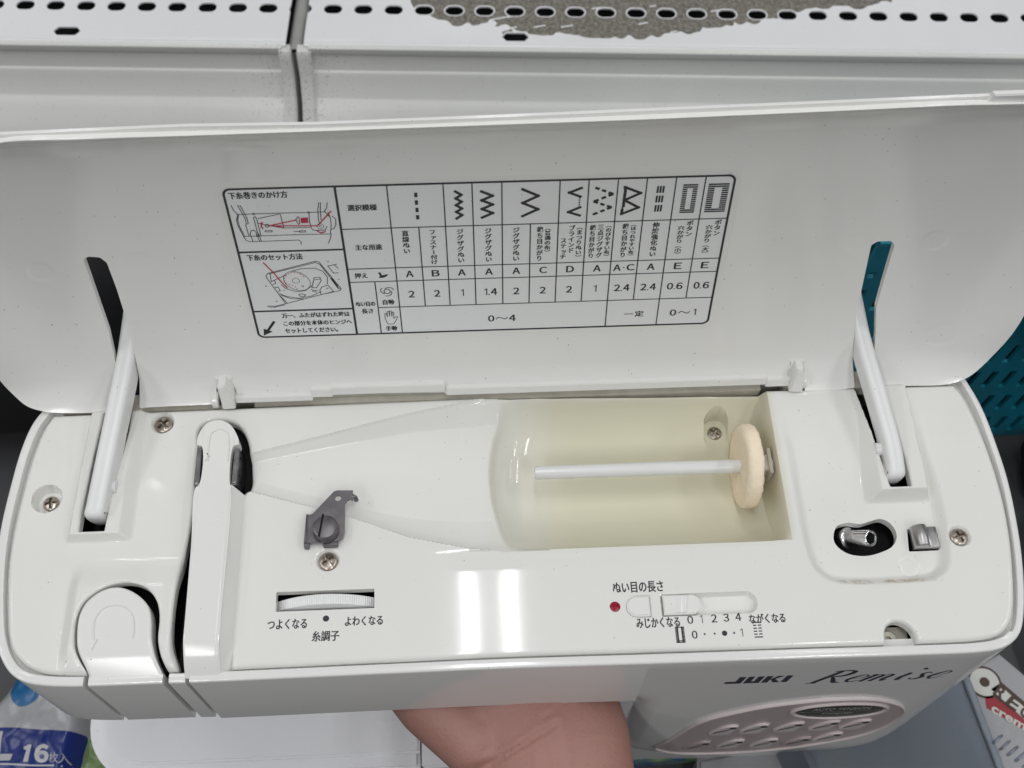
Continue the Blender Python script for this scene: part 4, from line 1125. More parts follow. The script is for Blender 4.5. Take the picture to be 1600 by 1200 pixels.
D2=[[(-73.6,70.3),(-55.9,75.7),(-54.9,75.1),(-48.7,61.4),(-49.3,60.4),(-56.3,58.6)],[(-73.6,70.3),(-74.4,69.0),(-74.2,67.8),(-69.6,54.5)],[(-73.2,70.0),(-56.2,75.0),(-54.8,74.0),(-49.3,61.2)],[(-69.0,54.8),(-71.1,59.0)],[(-76.2,53.5),(-73.7,53.2),(-69.6,54.4),(-51.6,60.1)],[(-76.1,53.0),(-73.8,52.7),(-70.0,53.8)],[(-72.7,69.9),(-73.0,66.1),(-67.4,69.3)],[(-73.0,66.1),(-71.8,66.8),(-71.5,65.2),(-72.6,64.7)],[(-72.2,63.0),(-71.0,63.3),(-70.5,61.3),(-71.4,61.0)],[(-64.9,71.2),(-61.3,72.2),(-56.7,72.2),(-54.2,70.6),(-52.9,67.5),(-53.4,64.1)],[(-71.0,59.8),(-68.5,58.1),(-64.2,57.1),(-59.6,58.1),(-56.0,60.3)],[(-70.6,59.0),(-67.0,56.9),(-62.9,56.7)],[(-57.7,67.5),(-55.6,67.6),(-55.3,65.9),(-57.4,62.3),(-59.1,62.4),(-57.9,66.2),(-57.7,67.5)],[(-57.4,66.4),(-55.5,66.7)],[(-55.5,62.6),(-53.2,63.5),(-51.6,60.1)],[(-55.5,62.6),(-56.5,60.7),(-56.2,58.8)],[(-51.8,66.7),(-49.8,61.6),(-49.9,63.2),(-51.5,66.9),(-51.8,66.7)],[(-52.1,73.1),(-48.9,73.9)],[(-52.1,73.1),(-50.5,69.5),(-48.9,69.6)],[(-49.8,73.6),(-48.7,71.9)],[(-69.7,64.4),(-68.4,62.4),(-64.8,60.5),(-61.4,61.1),(-58.9,63.5)],[(-59.4,61.6),(-57.7,60.0)],[(-59.1,60.4),(-57.3,61.1)],[(-64.2,59.1),(-63.1,59.4),(-61.8,58.8),(-62.4,58.0),(-63.8,58.1),(-64.2,59.1)]]
R2=[[(-74.2,75.7),(-71.1,69.8),(-69.5,65.9),(-67.8,62.8)]]
RD=[[(-61.0,68.0),(-62.4,69.8),(-63.9,70.4),(-65.6,70.3),(-67.1,69.2),(-68.2,67.4),(-68.1,65.5),(-66.5,64.3),(-65.0,63.4),(-64.4,61.8),(-64.5,60.9)]]
BOB=[(-59.3,64.9),(-59.5,63.7),(-60.0,62.7),(-60.7,61.8),(-61.7,61.3),(-62.8,61.1),(-64.0,61.2),(-65.2,61.7),(-66.3,62.5),(-67.3,63.5),(-68.0,64.7),(-68.4,65.9),(-68.5,67.2),(-68.3,68.4),(-67.8,69.4),(-67.0,70.2),(-66.1,70.7),(-64.9,70.9),(-63.8,70.8),(-62.6,70.4),(-61.5,69.6),(-60.6,68.6),(-59.9,67.5),(-59.4,66.2),(-59.3,64.9)]
C2=[(-62.2,63.3,0.38),(-53.6,61.8,0.3),(-64.2,66.2,1.27),(-75.2,63.9,0.25),(-72.6,55.9,0.25),(-51.8,75.3,0.25),(-49.0,66.2,0.2)]
for l in D1 + D2: g.line(l, 0.27, Z1)
for x, y, r in C1 + C2: g.ring((x, y), r, 0.16, Z1, n=18)
g.line(BOB, 0.2, Z1)
Z2 = 0.24
for l in R1 + R2: g.line(l, 0.45, Z2, 1)
for l in RD:
    P = spline(l, 6)
    for i in range(0, len(P) - 2, 4): g.line([tuple(P[i]), tuple(P[i + 2])], 0.26, Z2, 1, cap=False)
g.poly(SP, Z2, 1)
for l in AR: g.poly(l, Z2, 1)
g.build("label_print", [M['ink'], M['red_ink']], lid, smooth=0)

# lid stay arms
def stay(name, A, Bp, wx, th, hook):
    g = Geo()
    A, Bp = Vector(A), Vector(Bp)
    d = (Bp - A).normalized()
    C_ = Bp + d * 42 + Vector((0, 0, 8))
    bow = Vector((0.9 * hook, 0, 0))
    path = [Vector(p) for p in spline([A + Vector((-bow.x, 2.2, -13)), A + Vector((-bow.x, 0.3, -4.0)), A + d * 1.0 + Vector((-0.6 * bow.x, 0, -0.4)), A + d * 6 + bow * 0.3, A + d * 14 + bow, A + d * 32 + bow * 0.7, Bp, C_], 3)]
    V, Fc = [], []
    for i, p in enumerate(path):
        t = (path[min(i + 1, len(path) - 1)] - path[max(i - 1, 0)]).normalized()
        sx = Vector((1, 0, 0)); sx = (sx - t * sx.dot(t)).normalized(); n_ = sx.cross(t)
        tt = th * (0.7 if i == 0 else 1.0)
        for (a_, b_) in ((-wx, 1.6), (-wx + 0.35, 0.7), (-wx + 1.3, 0.1), (0, 0), (wx - 1.3, 0.1), (wx - 0.35, 0.7), (wx, 1.6), (wx, tt), (-wx, tt)):
            V.append(p + sx * a_ - n_ * b_)
    n_ = 9
    for i in range(len(path) - 1):
        for k in range(n_): Fc.append([i * n_ + k, i * n_ + (k + 1) % n_, (i + 1) * n_ + (k + 1) % n_, (i + 1) * n_ + k])
    Fc.append(list(range(n_))[::-1]); Fc.append([(len(path) - 1) * n_ + k for k in range(n_)])
    g.add(V, Fc)
    o = g.build(name, M['arm'], machine, 50)
    bm = bmesh.new(); bm.from_mesh(o.data); bmesh.ops.recalc_face_normals(bm, faces=bm.faces[:]); bm.to_mesh(o.data); bm.free()
    g = Geo(); q = A + d * 14 + Vector((0, 0, -6.5))
    g.tube([q + Vector((-4.6, 0, 0)), q + Vector((4.6, 0, 0))], 2.6, 16); g.build("stay_pivot", M['arm'], o)
stay("lid_stay", (-144.4, 169.3, 8.0), lidf(-133.8, 29.0, -1.5), 3.6, 9.0, 0)
stay("lid_stay", (158.2, 174.6, 6.0), lidf(148.4, 27.5, -1.5), 3.3, 8.0, 1)

# ------------------------------------------------------------------ lettering and control panel on the column front
_fo = OUT[(OUT[:, 1] < 110.2)]
def fronty(x): return float(np.interp(x, _fo[:, 0], _fo[:, 1]))
def colf(x, z, off=0.0):
    return (x, fronty(x) + float(col_tuck(np.array(x), np.array(z))) - off, z - 0.6)
g = Geo(colf)
a, b = (88.56, -32.39), (113.37, -27.45)
x0, x1, z0, z1 = a[0], b[0], a[1] + 0.6, b[1] + 0.6
W_ = x1 - x0; H_ = 9.0; zb = z0
def para(xa, xb, za, zc, k=0.08): g.poly([(xa + k * za, zb + za), (xb + k * za, zb + za), (xb + k * zc, zb + zc), (xa + k * zc, zb + zc)], 0.12)
c = W_ / 26.0
para(x0, x0 + 5.6 * c, 0, 2.6); para(x0 + 4.0 * c, x0 + 6.6 * c, 0, H_)                       # J
para(x0 + 7.6 * c, x0 + 10.0 * c, 0, H_); para(x0 + 7.6 * c, x0 + 13.6 * c, 0, 2.4); para(x0 + 11.4 * c, x0 + 13.8 * c, 0, H_)   # U
para(x0 + 14.8 * c, x0 + 17.2 * c, 0, H_)                                                       # K
g.poly([(x0 + 17.2 * c + 0.3, zb + 4.0), (x0 + 18.6 * c + 0.4, zb + 4.4), (x0 + 21.6 * c + 0.7, zb + H_), (x0 + 19.2 * c + 0.7, zb + H_)], 0.12)
g.poly([(x0 + 17.4 * c + 0.3, zb + 4.6), (x0 + 19.4 * c, zb), (x0 + 22.0 * c, zb), (x0 + 18.8 * c + 0.4, zb + 5.4)], 0.12)
para(x0 + 22.6 * c, x0 + 25.0 * c, 0, H_)                                                       # I
# flowing italic script word
def nib(pts, ws):
    P = spline(pts, 6); W2 = np.interp(np.linspace(0, 1, len(P)), np.linspace(0, 1, len(ws)), ws)
    Tn = np.gradient(P, axis=0); Tn /= np.maximum(np.linalg.norm(Tn, axis=1), 1e-6)[:, None]; Nn = np.stack([-Tn[:, 1], Tn[:, 0]], 1)
    V = [tuple(p + n_ * w_ / 2) + (0.12,) for p, n_, w_ in zip(P, Nn, W2)] + [tuple(p - n_ * w_ / 2) + (0.12,) for p, n_, w_ in zip(P, Nn, W2)]
    m_ = len(P); g.add(V, [[i, i + 1, m_ + i + 1, m_ + i] for i in range(m_ - 1)])
ra, rb = (119.93, -35.84), (175.23, -36.84)
ox, oz = ra[0], ra[1] + 0.6
kx = (rb[0] - ra[0]) / 100.0; sl = 0.75
def rem(pts, ws): nib([(ox + p[0] * kx + sl * p[1] * 0.3, oz + p[1] * 0.62 + p[0] * 0.02) for p in pts], [w_ * 0.66 for w_ in ws])
rem([(5, 0), (7, 12), (9, 26)], [2.8, 3.0, 2.6]); rem([(1, 0), (8, 0.4)], [0.9, 0.9]); rem([(4, 26), (12, 27), (18, 25), (19, 20), (16, 15), (9, 13.5)], [1.0, 1.4, 2.6, 3.2, 2.4, 0.9]); rem([(11, 13), (16, 6), (20, 0.5), (24, 0)], [1.6, 2.8, 2.8, 1.0])
rem([(26, 7), (33, 8.6), (35.4, 13), (32, 15.6), (27.6, 11), (26.4, 5), (29.5, 0.2), (35.6, 3)], [0.4, 0.5, 1.2, 1.0, 1.9, 2.3, 1.5, 0.5])
rem([(37.5, 14), (39.5, 15), (38.6, 6), (38.2, 0)], [0.9, 2.2, 2.6, 2.2]); rem([(38.6, 8), (43, 14.6), (45.4, 13), (44.8, 6), (44.6, 0)], [0.6, 0.8, 2.2, 2.6, 2.2]); rem([(45.2, 8), (49.6, 14.6), (52, 13), (51.2, 5), (52.4, 0.4), (55, 2.6)], [0.6, 0.8, 2.2, 2.6, 1.8, 0.6])
rem([(61.0, 14), (62.6, 15), (61.8, 6), (63, 0.4), (65.6, 2.6)], [0.9, 2.2, 2.8, 1.8, 0.6]); rem([(65.4, 23.0), (67.0, 24.4)], [3.0, 3.0])
rem([(78, 13), (76, 15), (73, 12.5), (75, 8.5), (77.5, 5), (76, 1), (72, 0.8), (70.5, 3)], [1.2, 1.0, 1.8, 2.6, 2.6, 1.6, 1.0, 1.6])
rem([(82.5, 7), (89, 8.6), (91.6, 13), (88, 15.6), (84, 11), (82.8, 5), (86, 0.2), (93, 4)], [0.4, 0.5, 1.2, 1.0, 1.9, 2.3, 1.5, 0.4])
g.build("front_lettering", M['navy_ink'], column, smooth=0)

OV = spline([(75.42, -145.83), (79.62, -125), (89.85, -89.19), (101.16, -76.48), (112.64, -67.6), (124.52, -62.21), (136.71, -59.05), (152.68, -60.61), (165.96, -70.06), (174.15, -84.45), (175.71, -106.72), (168.93, -127.99), (151, -144.66), (117.58, -159.88), (91.45, -157.57)], 6, True)
ovx0, ovz0 = OV.min(0) - 2; ovx1, ovz1 = OV.max(0) + 2
colv = lambda X, Z, O: (X, np.interp(X, _fo[:, 0], _fo[:, 1]) + col_tuck(X, Z) - O, Z - 0.6)
cpanel = sheet("control_panel", ovx0, ovx1, ovz0, ovz1, 0.7, lambda X, Y: sd_poly(OV, X, Y), lambda X, Y: 0.45 + 0 * X, M['pink'], machine, skirt=0.5, frame=colv)
sheet("panel_rim", ovx0, ovx1, ovz0, ovz1, 0.4, lambda X, Y: np.abs(sd_poly(OV, X, Y) + 0.4) - 0.6, lambda X, Y: 1.35 - 0.5 * (np.abs(sd_poly(OV, X, Y) + 0.4) / 0.6) ** 2, M['pink_edge'], cpanel, skirt=1.2, frame=colv)
e0, e1, e2, e3 = (126.68, -78.62), (162.94, -75.98), (138.92, -67.72), (150.47, -89.42)
bcx, bcz, brx, brz = (e0[0] + e1[0]) / 2, (e2[1] + e3[1]) / 2, (e1[0] - e0[0]) / 2, (e2[1] - e3[1]) / 2
tl = -0.02
eld = lambda X, Y: (np.hypot((X - bcx) / brx, (Y - bcz - tl * (X - bcx)) / brz) - 1) * brz
badge = sheet("oval_badge", bcx - brx - 3, bcx + brx + 3, bcz - brz - 4, bcz + brz + 4, 0.4, eld, lambda X, Y: 0.9 + 0 * X, M['badge'], machine, skirt=0.5, frame=colv)
sheet("badge_rim", bcx - brx - 4, bcx + brx + 4, bcz - brz - 4, bcz + brz + 4, 0.35, lambda X, Y: np.abs(eld(X, Y) - 1.0) - 0.6, lambda X, Y: 1.5 - 0.5 * (np.abs(eld(X, Y) - 1.0) / 0.6) ** 2, M['pink_edge'], badge, skirt=0.9, frame=colv)
g = Geo(colf); g.text("AUTO TENSION", bcx - brx * 0.66, bcz + brz * 0.18, bcx + brx * 0.66, bcz + brz * 0.52, 1.0, 0, 0.01); g.line([(bcx - brx * 0.92, bcz - 0.2), (bcx + brx * 0.92, bcz - 0.2)], 0.3, 1.0)
g.text("Computer", bcx - brx * 0.36, bcz - brz * 0.5, bcx + brx * 0.36, bcz - brz * 0.14, 1.0, 0, 0.01)
g.build("badge_print", M['silver_ink'], badge, smooth=0)
BT = [(101.21, -107.94), (114.47, -106.67), (129.46, -105.72), (144.71, -104.82), (158.22, -104.82), (94.08, -138.42), (109.3, -137.27), (124.77, -137.53), (139.65, -136.32), (152.13, -128.77)]
for k, (bx_, bz_) in enumerate(BT):
    g = Geo(colf)
    # round-ended key leaning to the right, thicker along its upper edge
    base_ = [(-6.0, -9.0), (4.2, -9.0), (5.0, -4), (6.4, 5.5), (6.2, 8.2), (4.6, 9.4), (1.5, 9.2), (-1.2, 6.5), (-4.6, -1.0)]
    pts = spline([(bx_ + p[0] * 0.92, bz_ + p[1] * 0.85) for p in base_], 3, True)
    g.prism([tuple(p) for p in pts], 0.3, 1.35, bev=0.5, seg=3)
    bt = g.build("pattern_button", M['pink_edge'] if k in (0, 1, 2, 3, 4, 6, 7, 9) else M['pink'], machine)
    g = Geo(colf); g.disc((bx_ + 3.4, bz_ + 4.6), 1.7, 1.42, n=14)
    for q_ in range(4): g.line([(bx_ - 3.6 + q_ * 1.5, bz_ - 3.6 + q_ * 1.4), (bx_ - 2.6 + q_ * 1.5, bz_ - 1.4 + q_ * 1.2)], 0.9, 1.42)
    g.build("button_mark", M['navy_ink'], bt, smooth=0)

# ------------------------------------------------------------------ person's hand under the arm
def blob(bm, rows, n=28):
    """closed loft through (centre, rx, rz, direction)"""
    rings = []
    for (c, rx, rz) in rows:
        rings.append([bm.verts.new((c[0] + rx * math.cos(2 * math.pi * k / n), c[1], c[2] + rz * math.sin(2 * math.pi * k / n))) for k in range(n)])
    for a, b in zip(rings[:-1], rings[1:]):
        for k in range(n): bm.faces.new((a[k], b[k], b[(k + 1) % n], a[(k + 1) % n]))
    bm.faces.new(rings[0]); bm.faces.new(rings[-1][::-1])
def limb(bm, pts, rad, n=18):
    g = Geo(); P, R = [], []
    pts = [Vector(p) for p in pts]
    d0 = (pts[0] - pts[1]).normalized(); d1 = (pts[-1] - pts[-2]).normalized()
    P = [pts[0] + d0 * rad[0] * 0.8] + pts + [pts[-1] + d1 * rad[-1] * 0.55, pts[-1] + d1 * rad[-1] * 0.9]
    R = [rad[0] * 0.5] + list(rad) + [rad[-1] * 0.8, rad[-1] * 0.4]
    g.tube(P, R, n)
    vs = [bm.verts.new(v) for v in g.V]
    for f in g.F: bm.faces.new([vs[i] for i in f])
bm = bmesh.new()
blob(bm, [((30, -150, -150), 37, 33), ((29, -90, -128), 36, 32), ((28, -30, -108), 34, 28), ((27, 30, -90), 32, 23), ((26.2, 66, -79), 31.0, 20), ((26.0, 84, -74), 31.0, 18.5), ((24.5, 94, -72), 31.8, 18.5), ((21, 104, -71), 34.5, 18.6), ((16, 113, -70.5), 37, 18.4), ((13, 126, -70), 38, 17.5), ((13, 145, -69.5), 39, 16.5), ((15, 165, -68), 39, 14.5), ((16, 182, -66), 37, 11), ((16, 190, -65), 33, 7)])
limb(bm, [(-4, 98, -71), (-24, 117, -70), (-44, 140, -69), (-60, 162, -67), (-70, 182, -64)], [15, 15.5, 13, 10, 8.5])
for x, lx, ln in ((-12, -18, 1.0), (7, 6, 1.12), (26, 28, 1.06), (43, 49, 0.88)):
    limb(bm, [(x, 170, -66), (x + (lx - x) * 0.3, 170 + 26 * ln, -63), (x + (lx - x) * 0.7, 170 + 52 * ln, -62), (lx, 170 + 70 * ln, -60), (lx, 170 + 82 * ln, -55)], [9.5, 8.8, 8.2, 7.6, 6.6])
for v in bm.verts: v.co *= S
bmesh.ops.recalc_face_normals(bm, faces=bm.faces[:])
tmp_me = bpy.data.meshes.new("hand_rough"); bm.to_mesh(tmp_me); bm.free()
tmp = bpy.data.objects.new("hand_rough", tmp_me); col.objects.link(tmp)
md = tmp.modifiers.new("r", 'REMESH'); md.mode = 'VOXEL'; md.voxel_size = 0.0015; md.use_smooth_shade = True
md = tmp.modifiers.new("s", 'SMOOTH'); md.factor = 0.5; md.iterations = 14
hm = bpy.data.meshes.new_from_object(tmp.evaluated_get(bpy.context.evaluated_depsgraph_get()))
bpy.data.objects.remove(tmp); bpy.data.meshes.remove(tmp_me)
n = len(hm.vertices); co = np.zeros(n * 3); hm.vertices.foreach_get("co", co); co = co.reshape(-1, 3) / S
def seg_d(P, path):
    d = np.full(len(P), 1e9)
    for a, b in zip(path[:-1], path[1:]):
        a, b = np.array(a, float), np.array(b, float); e = b - a
        t = np.clip(((P - a) @ e) / (e @ e), 0, 1); d = np.minimum(d, np.linalg.norm(P - a - t[:, None] * e, axis=1))
    return d
upm = (co[:, 2] > -76)
for path, dp, wd in (([(-7, 87.5), (4, 90.5), (14, 95), (25, 101)], 1.9, 0.9), ([(2, 80), (20, 83.5), (40, 82)], 0.9, 1.0), ([(20, 103), (28, 108), (33, 116)], 0.7, 1.0), ([(30, 92), (42, 95), (54, 94)], 0.5, 0.9), ([(-4, 93), (4, 95), (10, 98)], 0.3, 0.8), ([(24, 112), (20, 122), (10, 135), (-10, 148)], 0.9, 1.2)):
    d = seg_d(co[:, :2], path); co[:, 2] -= np.where(upm, dp * np.exp(-(d / wd) ** 2), 0)
    d2 = np.maximum(0, d - wd * 1.5); co[:, 2] += np.where(upm, 0.5 * dp * np.exp(-(d2 / (3 * wd)) ** 2), 0)
for x in (17, 24, 29): co[:, 2] += np.where(upm & (co[:, 1] < 100), 0.55 * np.exp(-((co[:, 0] - x) / 1.6) ** 2) * ss(100, 88, co[:, 1]), 0)
co[:, 2] = np.minimum(co[:, 2], np.where((co[:, 1] > 108.5) & (co[:, 1] < 228), -52.3, 1e3))
co[:, 0] = np.where((co[:, 2] < -51) & (co[:, 1] > 108) & (co[:, 1] < 226), np.minimum(co[:, 0], 56.4), co[:, 0])
HB = np.array([26, 20, -120.0])
hm.vertices.foreach_set("co", ((co - HB) * S).ravel())
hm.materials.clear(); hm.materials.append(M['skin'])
hm.polygons.foreach_set("use_smooth", np.ones(len(hm.polygons), dtype=bool))
hm.name = "person"
ho = bpy.data.objects.new("person", hm); col.objects.link(ho); ho.location = Vector(HB) * S
ho["label"] = "person's bare left forearm and hand reaching palm up under the sewing machine arm"; ho["category"] = "person"

# ------------------------------------------------------------------ perforated shop shelves behind
SH_Z = -200.0
SH_ANG = math.radians(-3.0)
SX0, SY0 = 31.0, 614.4                        # a point on the front edge
def shf(x, y, z=0.0):
    """shelf coordinates: x along the front edge, y into the shelf, z up"""
    return (SX0 + x * math.cos(SH_ANG) - y * math.sin(SH_ANG), SY0 + x * math.sin(SH_ANG) + y * math.cos(SH_ANG), SH_Z + z)
def shinv(x, y):
    c, n = math.cos(SH_ANG), math.sin(SH_ANG)
    return ((x - SX0) * c + (y - SY0) * n, -(x - SX0) * n + (y - SY0) * c)
PITCH = 22.35
def hole_sdf(X, Y, x_off):
    xm = (X - x_off + PITCH / 2) % PITCH - PITCH / 2
    dd = 1e9 + 0 * X
    for yr in (36.5, 82.0):
        dd = np.minimum(dd, np.hypot(np.maximum(np.abs(xm) - 2.0, 0) / 1.0, (Y - yr)) - 4.7)
    for xs_ in SLOTS:
        dd = np.minimum(dd, np.maximum(np.abs(Y - 10.5) - 4.2, np.abs(X - xs_) + 0.75 * np.abs(Y - 10.5) - 9.8))
    return dd
def make_shelf(label, xa, xb, x_off, slots, worn):
    global SLOTS
    SLOTS = slots
    loc = shf((xa + xb) / 2, 50, -90)
    t = thing("metal_shelf", label, "shelf", loc, "perforated steel shelves side by side")
    deck_sdf = lambda X, Y: np.maximum(sd_box(X, Y, (xa + xb) / 2, 150, (xb - xa) / 2, 150, 1.0), -hole_sdf(X, Y, x_off))
    def deck_h(X, Y): return 0.0 - 1.4 * ss(2.2, 0, Y) - 0.9 * np.exp(-((Y - 3.6) / 0.9) ** 2) * 0.4
    sheet("perforated_deck", xa - 1, xb + 1, -1.0, 110, 0.8, lambda X, Y: np.maximum(deck_sdf(X, Y), Y - 108), deck_h, M['deck'], t, skirt=1.2, frame=shf)
    g = Geo(shf); g.box((xa, 107, -1.4), (xb, 330, -0.1)); g.build("deck_rear", M['deck'], t)
    # front lip and price rail, one extruded section
    prof = [(2.0, -0.4), (0.2, -0.9), (-1.6, -1.0), (-2.4, -1.8), (-2.4, -6.2), (-1.8, -7.4), (-0.4, -8.2), (-0.6, -10), (-2.6, -20.5), (-3.2, -22.0), (-4.2, -22.6), (-5.0, -24.0), (-6.6, -28), (-13.0, -40), (-14.2, -41.2), (-15.6, -42.0), (-20, -46), (-28, -54.5), (-36, -63), (-38, -66), (-36, -68), (4, -68), (4, -2)]
    xs_ = [xa + 3, xb - 3]
    V = [shf(x, p[0], p[1]) for x in xs_ for p in prof]; n_ = len(prof)
    Fc = [[k, n_ + k, n_ + (k + 1) % n_, (k + 1) % n_] for k in range(n_)] + [list(range(n_)), [n_ + k for k in range(n_)][::-1]]
    mesh_obj("price_rail", V, Fc, M['rail'], t, None, 32)
    for x_, s_ in ((xa, 1), (xb, -1)):
        g = Geo()
        prf = [(-5.4, -5), (-6.4, -9), (-8.6, -22), (-17.5, -40), (-30, -52), (-41, -66), (-36, -70), (3, -70), (3, -3), (-4.2, -3)]
        g.prism([(p[0], p[1]) for p in prf], x_ - (5.0 if s_ > 0 else 5.0), x_ + (5.0 if s_ > 0 else 3.6), bev=1.2, seg=3)
        g.V = [shf(v[2] , v[0] + 0.0, v[1]) for v in g.V]
        g.build("end_cap", M['rail'], t, 40)
    if worn:
        W = np.array(worn)
        nz = [(rng.uniform(0.06, 0.5) * rng.choice([-1, 1]), rng.uniform(0.06, 0.5), rng.uniform(0, 6)) for _ in range(34)]
        def rs(X, Y):
            d = sd_poly(W, X, Y)
            f_ = 0 * X
            for a_, b_, p_ in nz: f_ = f_ + np.sin(a_ * X + b_ * Y + p_ + 1.1 * np.sin(b_ * X - a_ * Y + 2 * p_)) / (0.5 + 3 * math.hypot(a_, b_))
            d = d + f_ * np.where(X < 5, 1.15, 0.5) + np.where(X < 5, 1.2, 0.0)
            h_ = hole_sdf(X, Y, x_off)
            d = np.maximum(d, 1.0 - h_)
            for (sx_, sy_, sl_) in SCR: d = np.maximum(d, 0.7 - np.hypot(np.maximum(np.abs(X - sx_) - sl_, 0), (Y - sy_) - 0.25 * (X - sx_)))
            return d
        sheet("glue_residue", -90, 300, 2, 100, 0.6, rs, lambda X, Y: 0.12 + 0 * X, M['residue'], t, skirt=0.1, frame=shf)
    return t
SCR = [(40, 22, 4), (-6, 30, 9), (96, 26, 3), (-18, 24, 5), (118, 18, 2), (150, 40, 3), (-2, 19, 5), (20, 21.5, 4), (62, 41, 3), (104, 44, 2)]
WORN = [shinv(*p) for p in ((-40.41, 682.05), (-42.78, 661.17), (-36.18, 651.65), (-29.64, 644.85), (-19.37, 641.23), (-4.43, 638.77), (6.27, 636.45), (15.68, 638.09), (27.17, 632.5), (45.67, 628.64), (64.15, 625.43), (87.23, 622.08), (124.51, 621.46), (138.62, 622.27), (152.9, 624.37), (169.41, 625.11), (171.38, 629.58), (186.39, 629.08), (206.85, 633.62), (225.46, 637.59), (240.39, 641.72), (253.61, 646.6), (275.15, 649.22), (291.32, 646), (304.98, 649.56), (320.3, 658.5), (324.87, 680.34), (-40.41, 692.38))]
GAPX = -157.0
def pxx(u):  # distance along the shelf edge of the hole rows
    return (u - 802) * 0.4735
make_shelf("white perforated steel shelf left of the grey post, clean deck", -620, -163.5, pxx(422), (-323.0,), None)
make_shelf("white perforated steel shelf with a torn grey glue patch on its deck", -150.5, 620, pxx(806), (2.5,), WORN)
p0, p1 = shf(-157.0, -1.0, -9), shf(-151.0, 330, 2)
g = Geo()
N_ = 12
V, Fc = [], []
for yy in (-1.5, 20, 330):
    for k in range(N_ + 1):
        t = math.pi * k / N_
        V.append(shf(-156.8 + 6.3 * math.cos(t) + yy * 0.012, yy, -9 + 6.0 * math.sin(t)))
for j in range(2):
    for k in range(N_): Fc.append([j * (N_ + 1) + k, j * (N_ + 1) + k + 1, (j + 1) * (N_ + 1) + k + 1, (j + 1) * (N_ + 1) + k])
pb = len(V)
V += [shf(-161.0, 1, -9), shf(-152, 1, -9), shf(-152, 1, -90), shf(-161.0, 1, -90)]; Fc.append([pb, pb + 1, pb + 2, pb + 3])
post = mesh_obj("shelf_bracket", V, Fc, M['post'], None, None, 60, at=shf(-156.5, 100, -90))
post["label"] = "grey rounded steel bracket in the gap between the two white shelves"; post["category"] = "shelf bracket"

# ------------------------------------------------------------------ packages, bins and basket around the machine
ZPK = -262.0
WR = [(0.5, 0.11, 0.23, 0.3), (0.45, 0.27, -0.06, 1.7), (0.3, -0.19, 0.34, 4.0), (0.22, 0.46, 0.21, 2.2), (0.35, 0.05, -0.13, 5.1)]
t = thing("plastic_package", "white plastic package with a dark blue 16-count band and a sky blue drop", "package", (-300, 165, -290))
UNDER = [(-275.25, 201.61), (-277.05, 190.39), (-290.74, 168.92), (-293.58, 127.06), (-237.21, 124.74), (-233.08, 140.01), (-231.74, 155.77), (-231.8, 166.53), (-239.86, 192.64)]
def pk_h(X, Y): return ZPK - 14 * np.clip(1 + sd_poly(UNDER, X, Y) / 9.0, 0, 1) ** 2 + sum(a_ * np.sin(X * b_ + Y * c_ + d_ + 0.8 * np.sin(X * c_ * 0.7 - Y * b_)) for a_, b_, c_, d_ in WR)
ux, uy = zip(*UNDER)
pkg = sheet("film_bag", min(ux) - 2, max(ux) + 2, min(uy) - 2, max(uy) + 2, 1.2, lambda X, Y: sd_poly(UNDER, X, Y), pk_h, M['film'], t, skirt=14)
def on_pk(name, poly, mat, dz):
    px_, py_ = zip(*poly)
    return sheet(name, min(px_) - 1, max(px_) + 1, min(py_) - 1, max(py_) + 1, 0.8, lambda X, Y: np.maximum(sd_poly(poly, X, Y), sd_poly(UNDER, X, Y) + 0.2), lambda X, Y: pk_h(X, Y) + dz, mat, t, skirt=0)
band = on_pk("blue_band", [(-296.11, 159.1), (-274.52, 158.58), (-232.68, 154.74), (-231.66, 150.1), (-234.22, 133.15), (-234.29, 123.95), (-296.97, 126.52)], M['blue'], 0.2)
on_pk("blue_drop", [tuple(p) for p in spline([(-276.29, 185.9), (-275.32, 188.83), (-267.44, 190.01), (-259.02, 178.56), (-259.17, 174.9), (-264, 171.09), (-269.28, 170.22), (-273.91, 174.04), (-276.38, 180)], 4, True)], M['sky_blue'], 0.2)
pkf = lambda x, y, z=0.0: (x, y, float(pk_h(np.array([x]), np.array([y]))[0]) + 0.4 + z)
g = Geo(pkf)
def fq(t_, quad, bold=0.02, n_=1):
    """lettering fitted into a four-cornered patch (bottom left, bottom right, top right, top left)"""
    V_, F_ = glyphs(t_, bold); mn, mx = V_.min(0), V_.max(0); q = [np.array(p) for p in quad]
    W = []
    for v in V_:
        a_, b_ = (v - mn) / (mx - mn); W.append(tuple((1 - b_) * ((1 - a_) * q[0] + a_ * q[1]) + b_ * ((1 - a_) * q[3] + a_ * q[2])) + (0.0,))
    g.add(W, F_)
fq("６", [(-256.26, 138.71), (-247.72, 138.36), (-248.54, 148.33), (-257.15, 148.68)], 0.05)
fq("枚", [(-247.69, 138.18), (-242.35, 137.97), (-242.83, 143.54), (-248.19, 143.76)], 0.0); fq("入", [(-242.3, 137.62), (-236.6, 137.39), (-237.77, 142.99), (-242.42, 143.18)], 0.0)
g.line([(-285.31, 139.2), (-236.75, 136.01)], 0.9)
g.build("band_lettering", M['film_white'], band, smooth=0)
def letter(poly):
    px_, py_ = zip(*poly)
    sheet("band_letter", min(px_) - 0.5, max(px_) + 0.5, min(py_) - 0.5, max(py_) + 0.5, 0.4, lambda X, Y: sd_poly(poly, X, Y), lambda X, Y: pk_h(X, Y) + 0.45, M['film_white'], band, skirt=0)
letter([(-282.8, 156.78), (-275.59, 156.49), (-275.95, 144.2), (-268.45, 143.89), (-268.87, 140.09), (-283.46, 140.68)])
letter([(-262.04, 139.46), (-259.55, 139.36), (-258.94, 148.75), (-260.74, 148.82), (-263.37, 147.53), (-262.78, 146.1), (-261.35, 146.04)])

